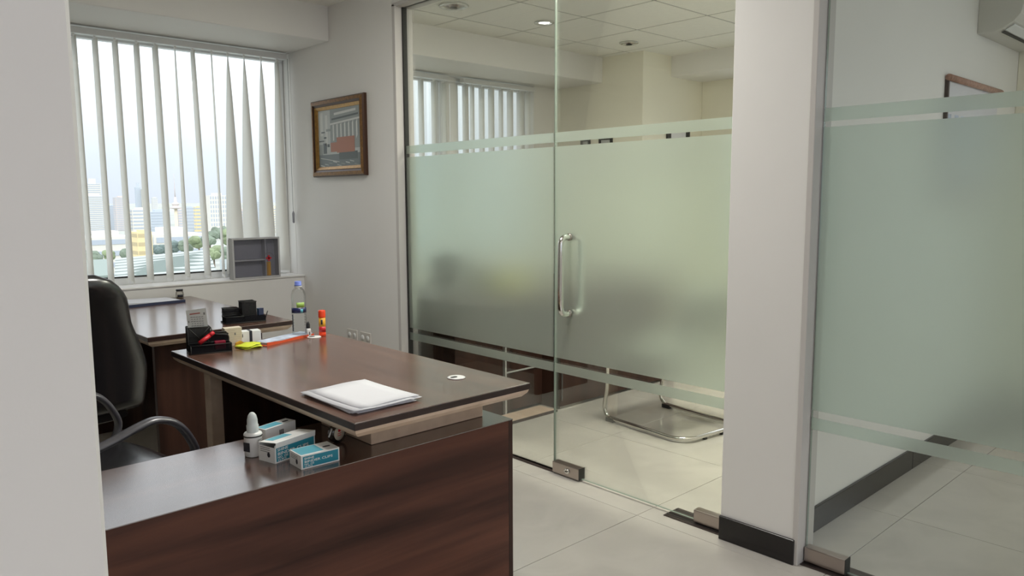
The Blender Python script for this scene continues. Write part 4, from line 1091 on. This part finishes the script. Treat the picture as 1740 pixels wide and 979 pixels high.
# framed pieces in the left glass room, their tops show in the clear strip
def frame_x(label, y, z_top, w_, h_):
    f = thing('framed_certificate', label, 'picture', (5.36, y, z_top - h_), 0, 'small dark framed certificates')
    bm = bmesh.new(); rect_frame(bm, -w_ / 2, w_ / 2, 0, h_, 0.02, 0.018, 0.018); obj('frame', bm, 'gasket', f)
    box('print', -0.008, -0.002, -w_ / 2 + 0.018, w_ / 2 - 0.018, 0.018, h_ - 0.018, 'paper2', f)
frame_x('small dark framed certificate on the far wall, left of the pair', 4.74, 1.905, 0.11, 0.16)
frame_x('small dark framed certificate on the far wall, right of the pair', 4.50, 1.905, 0.15, 0.20)
f = thing('framed_certificate', 'white certificate in black frame on the cream return wall behind the glass door', 'picture', (5.87, 4.10, 1.68))
bm = bmesh.new(); rect_frame(bm, -0.17, 0.17, 0, 0.34, 0.05, 0.02, 0.02); bmesh.ops.rotate(bm, verts=bm.verts, cent=(0, 0, 0), matrix=Matrix.Rotation(R(90), 3, 'Z')); obj('frame', bm, 'gasket', f)
box('print', -0.125, 0.125, -0.010, -0.002, 0.03, 0.31, 'paper', f)

# ------------------------------------------------------------------ the city outside, distance haze painted into its pale colours
GZ = -62.0
r_ = lambda px: 0.2495 + (px - 150) * 0.00072
z_ = lambda py, D: CAMZ + (340.5 - py) * 0.000705 * D
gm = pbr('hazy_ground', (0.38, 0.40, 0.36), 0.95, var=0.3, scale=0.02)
g = bmesh.new(); bm_box(g, -6000, 9000, 30, 14000, GZ - 1, GZ); struct(obj('ground', g, gm), 'pale hazy city ground far below the window')
bcol = {}
def bmat(c):
    if c not in bcol: bcol[c] = pbr('facade_%d' % len(bcol), c, 0.8)
    return bcol[c]
WIN = pbr('hazy_window_bands', (0.42, 0.47, 0.54), 0.5)  # haze mixed into the glass tone
def building(label, l, r, top, D, col, floors=12, vert=False, depth=None, crown=0.0, winc=None, base=None, grp='city buildings beyond the window'):
    x0, x1 = r_(l) * D, r_(r) * D; w_ = x1 - x0; zt = z_(top, D); zb = GZ if base is None else z_(base, D)
    dp_ = depth or w_ * 0.8
    b = thing('city_building', label, 'building', ((x0 + x1) / 2, D, zb), 0, grp)
    h_ = zt - zb
    box('walls', -w_ / 2, w_ / 2, 0, dp_, 0, h_, bmat(col), b)
    bm = bmesh.new(); e_ = w_ * 0.012
    if vert:
        n_ = max(3, floors)
        for k in range(n_):
            x = -w_ / 2 + w_ * (k + .3) / n_
            for m_ in range(10): bm_box(bm, x, x + w_ / n_ * .45, -e_, 0, h_ * (m_ + .15) / 10, h_ * (m_ + .8) / 10)
    else:
        for k in range(floors):
            z = h_ * (k + .35) / floors
            bm_box(bm, -w_ * .46, w_ * .46, -e_, 0, z, z + h_ / floors * .42)
            bm_box(bm, -w_ / 2 - e_, -w_ / 2, dp_ * .05, dp_ * .95, z, z + h_ / floors * .42)
    o = obj('window_bands', bm, winc or WIN, b); o['kind'] = 'stuff'
    box('roof_block', -w_ * .22, w_ * .2, dp_ * .2, dp_ * .6, h_, h_ + w_ * .12 + crown, bmat(col), b)
    return b
cw, cc, cb_, cp_, cy_ = (0.68, 0.66, 0.61), (0.72, 0.65, 0.50), (0.50, 0.55, 0.61), (0.62, 0.56, 0.54), (0.74, 0.62, 0.36)  # facade tones kept pale in place of real distance haze
building('cream high-rise left of the tallest stepped tower', 133, 152, 333, 1600, cc, 14)
building('stepped cream tower block seen between the two leftmost vanes', 150, 184, 334, 1400, cw, 22)
building('narrow upper tier of the stepped cream tower', 154, 175, 313, 1560, cw, 26, crown=6)
building('pinkish grey banded block next to the stepped tower', 196, 214, 336, 1700, cp_, 18)
building('bluish slab beside the pinkish block', 186, 200, 350, 1750, cb_, 16)
building('tall pale blue tower with a small crown', 229, 238, 319, 2100, cb_, 28, crown=10)
building('tall cream tower beside the pale blue tower', 239, 247, 322, 2090, cc, 28)
building('low cream and blue block in front of the tall towers', 221, 249, 357, 1400, cw, 8)
building('slim white tower between towers and mast', 255, 263, 337, 2000, cw, 20)
building('wide pale office slab left of the mast', 250, 283, 361, 1500, cb_, 8)
building('pink block right behind the mast', 297, 309, 358, 1500, cp_, 9)
building('blue grey banded block right of the mast', 310, 326, 354, 1350, cb_, 9)
building('narrow yellow block right of the blue grey block', 327, 339, 354, 1300, cy_, 9)
building('white gridded office block behind the twisted vanes', 353, 389, 333, 1200, cw, 8, True)
building('tan block behind the twisted vanes', 394, 430, 362, 1300, cp_, 9)
building('pale blue block behind the twisted vanes', 432, 470, 345, 1500, cb_, 14)
building('cream block at the right end of the window', 474, 512, 358, 1400, cc, 10)
building('long low building with a cream flat roof on the left', 148, 226, 403, 640, cw, 4, depth=40)
building('long low building with a cream flat roof beyond the mast foot', 254, 345, 402, 700, cw, 3, depth=60)
yb2 = building('cream slatted office block above the louvred roof', 227, 251, 396, 470, cy_, 9, depth=14, winc=pbr('tan_slat', (0.50, 0.42, 0.26), .8))
random.seed(11)
ordn = ('nearest', 'second', 'third', 'fourth', 'fifth', 'sixth')
for k in range(12):
    sd = k % 2; n_ = k // 2
    px = (95 - 95 * n_ - random.uniform(0, 25)) if sd == 0 else (530 + 100 * n_ + random.uniform(0, 30))
    w_ = random.uniform(25, 58)
    building('%s hazy city block %s' % (ordn[n_], ('left of the stepped tower' if sd == 0 else 'right of the window view')), px - (w_ if sd == 0 else 0), px + (0 if sd == 0 else w_), random.uniform(335, 368), random.uniform(1300, 2000), random.choice((cw, cc, cb_, cp_)), 10)
# mast tower
D = 880; mt = thing('mast_tower', 'slender concrete tower with round platforms and a spire', 'tower', (r_(293) * D, D, GZ))
bm = bmesh.new(); s_ = 0.00072 * D
bm_lathe(bm, [(3.0 * s_, 0), (2.6 * s_, z_(357, D) - GZ)], 16); obj('shaft', bm, bmat(cc), mt)
bm = bmesh.new(); h1 = z_(357, D) - GZ
bm_lathe(bm, [(3 * s_, h1), (9.5 * s_, h1 + 1.2 * s_), (9.5 * s_, h1 + 3.0 * s_), (5 * s_, h1 + 4.5 * s_), (5 * s_, h1 + 7 * s_), (6.5 * s_, h1 + 8 * s_), (5.5 * s_, h1 + 10 * s_), (2.5 * s_, h1 + 12 * s_), (2 * s_, h1 + 20 * s_), (1 * s_, h1 + 21 * s_)], 20); obj('platforms', bm, bmat(cp_), mt)
bm = bmesh.new(); bm_lathe(bm, [(1.0 * s_, h1 + 21 * s_), (0.8 * s_, h1 + 34 * s_), (0.4 * s_, h1 + 46 * s_), (0.25 * s_, h1 + 62 * s_)], 8); obj('spire', bm, bmat((0.55, 0.50, 0.50)), mt)
# louvred roof hall just below
D0, D1 = 250, 330
lr = thing('louvred_hall', 'low hall with white and green louvred roof just below the window', 'building', (r_(266) * 290, 290, GZ))
ox, oy = r_(266) * 290, 290
def P(px, py, D): return (r_(px) * D - ox, D - oy, z_(py, D) - GZ)
gslat = pbr('pale_green_roof', (0.13, 0.17, 0.15), .8); wslat = pbr('white_slat', (0.36, 0.39, 0.37), .6)
bm = bmesh.new(); v = [bm.verts.new(p) for p in (P(186, 482, D0), P(362, 482, D0), P(345, 432, D1), P(190, 440, D1))]; bt_ = [bm.verts.new((p.co.x, p.co.y, 0)) for p in v]
bm.faces.new(v); bm.faces.new(bt_[::-1])
for k in range(4): bm.faces.new((v[k], v[(k + 1) % 4], bt_[(k + 1) % 4], bt_[k]))
obj('hall_body', bm, gslat, lr)
NL = 8
for k in range(NL):
    t0 = (k + .1) / NL; t1 = (k + .70) / NL
    def L_(t, s): 
        a_ = Vector(P(186, 482, D0)).lerp(Vector(P(190, 440, D1)), t); b_ = Vector(P(362, 482, D0)).lerp(Vector(P(345, 432, D1)), t)
        return (a_ if s == 0 else b_)
    bm = bmesh.new(); up_ = Vector((0, 0, 0.9))
    q_ = [L_(t0, 0), L_(t0, 1), L_(t1, 1), L_(t1, 0)]
    lo_ = [bm.verts.new(p + Vector((0, 0, .05))) for p in q_]; hi_ = [bm.verts.new(p + up_ * (0.12 if i < 2 else 0.3)) for i, p in enumerate(q_)]
    bm.faces.new(lo_[::-1]); bm.faces.new(hi_)
    for i in range(4): bm.faces.new((lo_[i], lo_[(i + 1) % 4], hi_[(i + 1) % 4], hi_[i]))
    obj('roof_slat', bm, wslat, lr)
def lowroof(label, l, r, top, bot, D0_, D1_, c):
    b = thing('low_roof_building', label, 'building', (0, 0, GZ))
    bm = bmesh.new(); zt = z_(top, D1_) - GZ
    x = [r_(l) * D0_, r_(r) * D0_, r_(r) * D1_, r_(l) * D1_]
    v = [bm.verts.new(p) for p in ((x[0], D0_, z_(bot, D0_) - GZ), (x[1], D0_, z_(bot, D0_) - GZ), (x[2], D1_, zt), (x[3], D1_, zt))]; w_ = [bm.verts.new((p.co.x, p.co.y, 0)) for p in v]
    bm.faces.new(v); bm.faces.new(w_[::-1])
    for k in range(4): bm.faces.new((v[k], v[(k + 1) % 4], w_[(k + 1) % 4], w_[k]))
    obj('roof', bm, bmat(c), b)
    bm = bmesh.new(); bm_box(bm, r_(l) * D0_ + 2, r_(r) * D0_ - 2, D0_ - .6, D0_ - .1, 4, 7); obj('window_strip', bm, WIN, b)
lowroof('pale green flat roof at the lower left of the view', 128, 184, 440, 468, 265, 320, (0.24, 0.29, 0.26))
lowroof('grey low roof right of the louvred hall', 366, 420, 452, 476, 260, 300, (0.25, 0.29, 0.28))
# trees
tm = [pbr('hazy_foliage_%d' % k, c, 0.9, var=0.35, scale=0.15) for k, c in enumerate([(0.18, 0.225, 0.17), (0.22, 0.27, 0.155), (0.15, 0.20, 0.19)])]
def tree(label, px, py, D, w_px, k):
    rad = w_px * 0.00072 * D / 2
    zt = z_(py, D); zc_ = zt - rad * .8
    t = thing('tree', label, 'tree', (r_(px) * D, D, GZ), 0, 'trees beyond the window')
    rnd = random.Random(int(px * 7 + py))
    bm = bmesh.new()
    for i in range(6):
        mm = Matrix.Translation((rnd.uniform(-.5, .5) * rad, rnd.uniform(-.5, .5) * rad, zc_ - GZ + rnd.uniform(-.4, .3) * rad)) @ Matrix.Diagonal((1, 1, .8, 1))
        bmesh.ops.create_icosphere(bm, subdivisions=2, radius=rad * rnd.uniform(.5, .75), matrix=mm)
    for v in bm.verts: v.co += Vector((rnd.uniform(-1, 1), rnd.uniform(-1, 1), rnd.uniform(-1, 1))) * rad * .07
    obj('crown', bm, tm[k], t)
    bm = bmesh.new(); bm_lathe(bm, [(rad * .14, 0), (rad * .08, zc_ - GZ)], 8); obj('trunk', bm, bmat((.2, .16, .12)), t)
TR = [(160, 424, 560, 30, 0, 'grey green tree at the left end below the long low building'), (178, 423, 520, 24, 1, 'yellow green tree in front of the long low building'),
      (206, 420, 600, 32, 0, 'round grey green tree beside the cream slatted block, left'), (262, 415, 600, 26, 2, 'dark tree just right of the cream slatted block'),
      (284, 412, 650, 30, 2, 'dark tree left of the mast foot'), (308, 410, 640, 32, 0, 'grey green tree right of the mast foot'),
      (330, 404, 620, 30, 1, 'yellow green tree behind the right end of the louvred hall'), (350, 398, 520, 32, 0, 'tall grey green tree below the white gridded office block'),
      (372, 388, 700, 34, 0, 'highest grey green tree at the foot of the gridded block'), (392, 396, 600, 36, 1, 'yellow green tree behind the first twisted vane'),
      (356, 424, 430, 34, 1, 'low yellow green tree right of the louvred hall'), (384, 428, 420, 34, 0, 'low grey green tree behind the sill box'),
      (430, 410, 500, 42, 1, 'yellow green tree behind the second twisted vane'), (462, 408, 540, 40, 0, 'grey green tree behind the third twisted vane'),
      (500, 405, 540, 40, 1, 'yellow green tree behind the last vane'), (132, 418, 600, 30, 2, 'dark tree at the left edge of the window')]
for a_ in TR: tree(a_[5], *a_[:5])
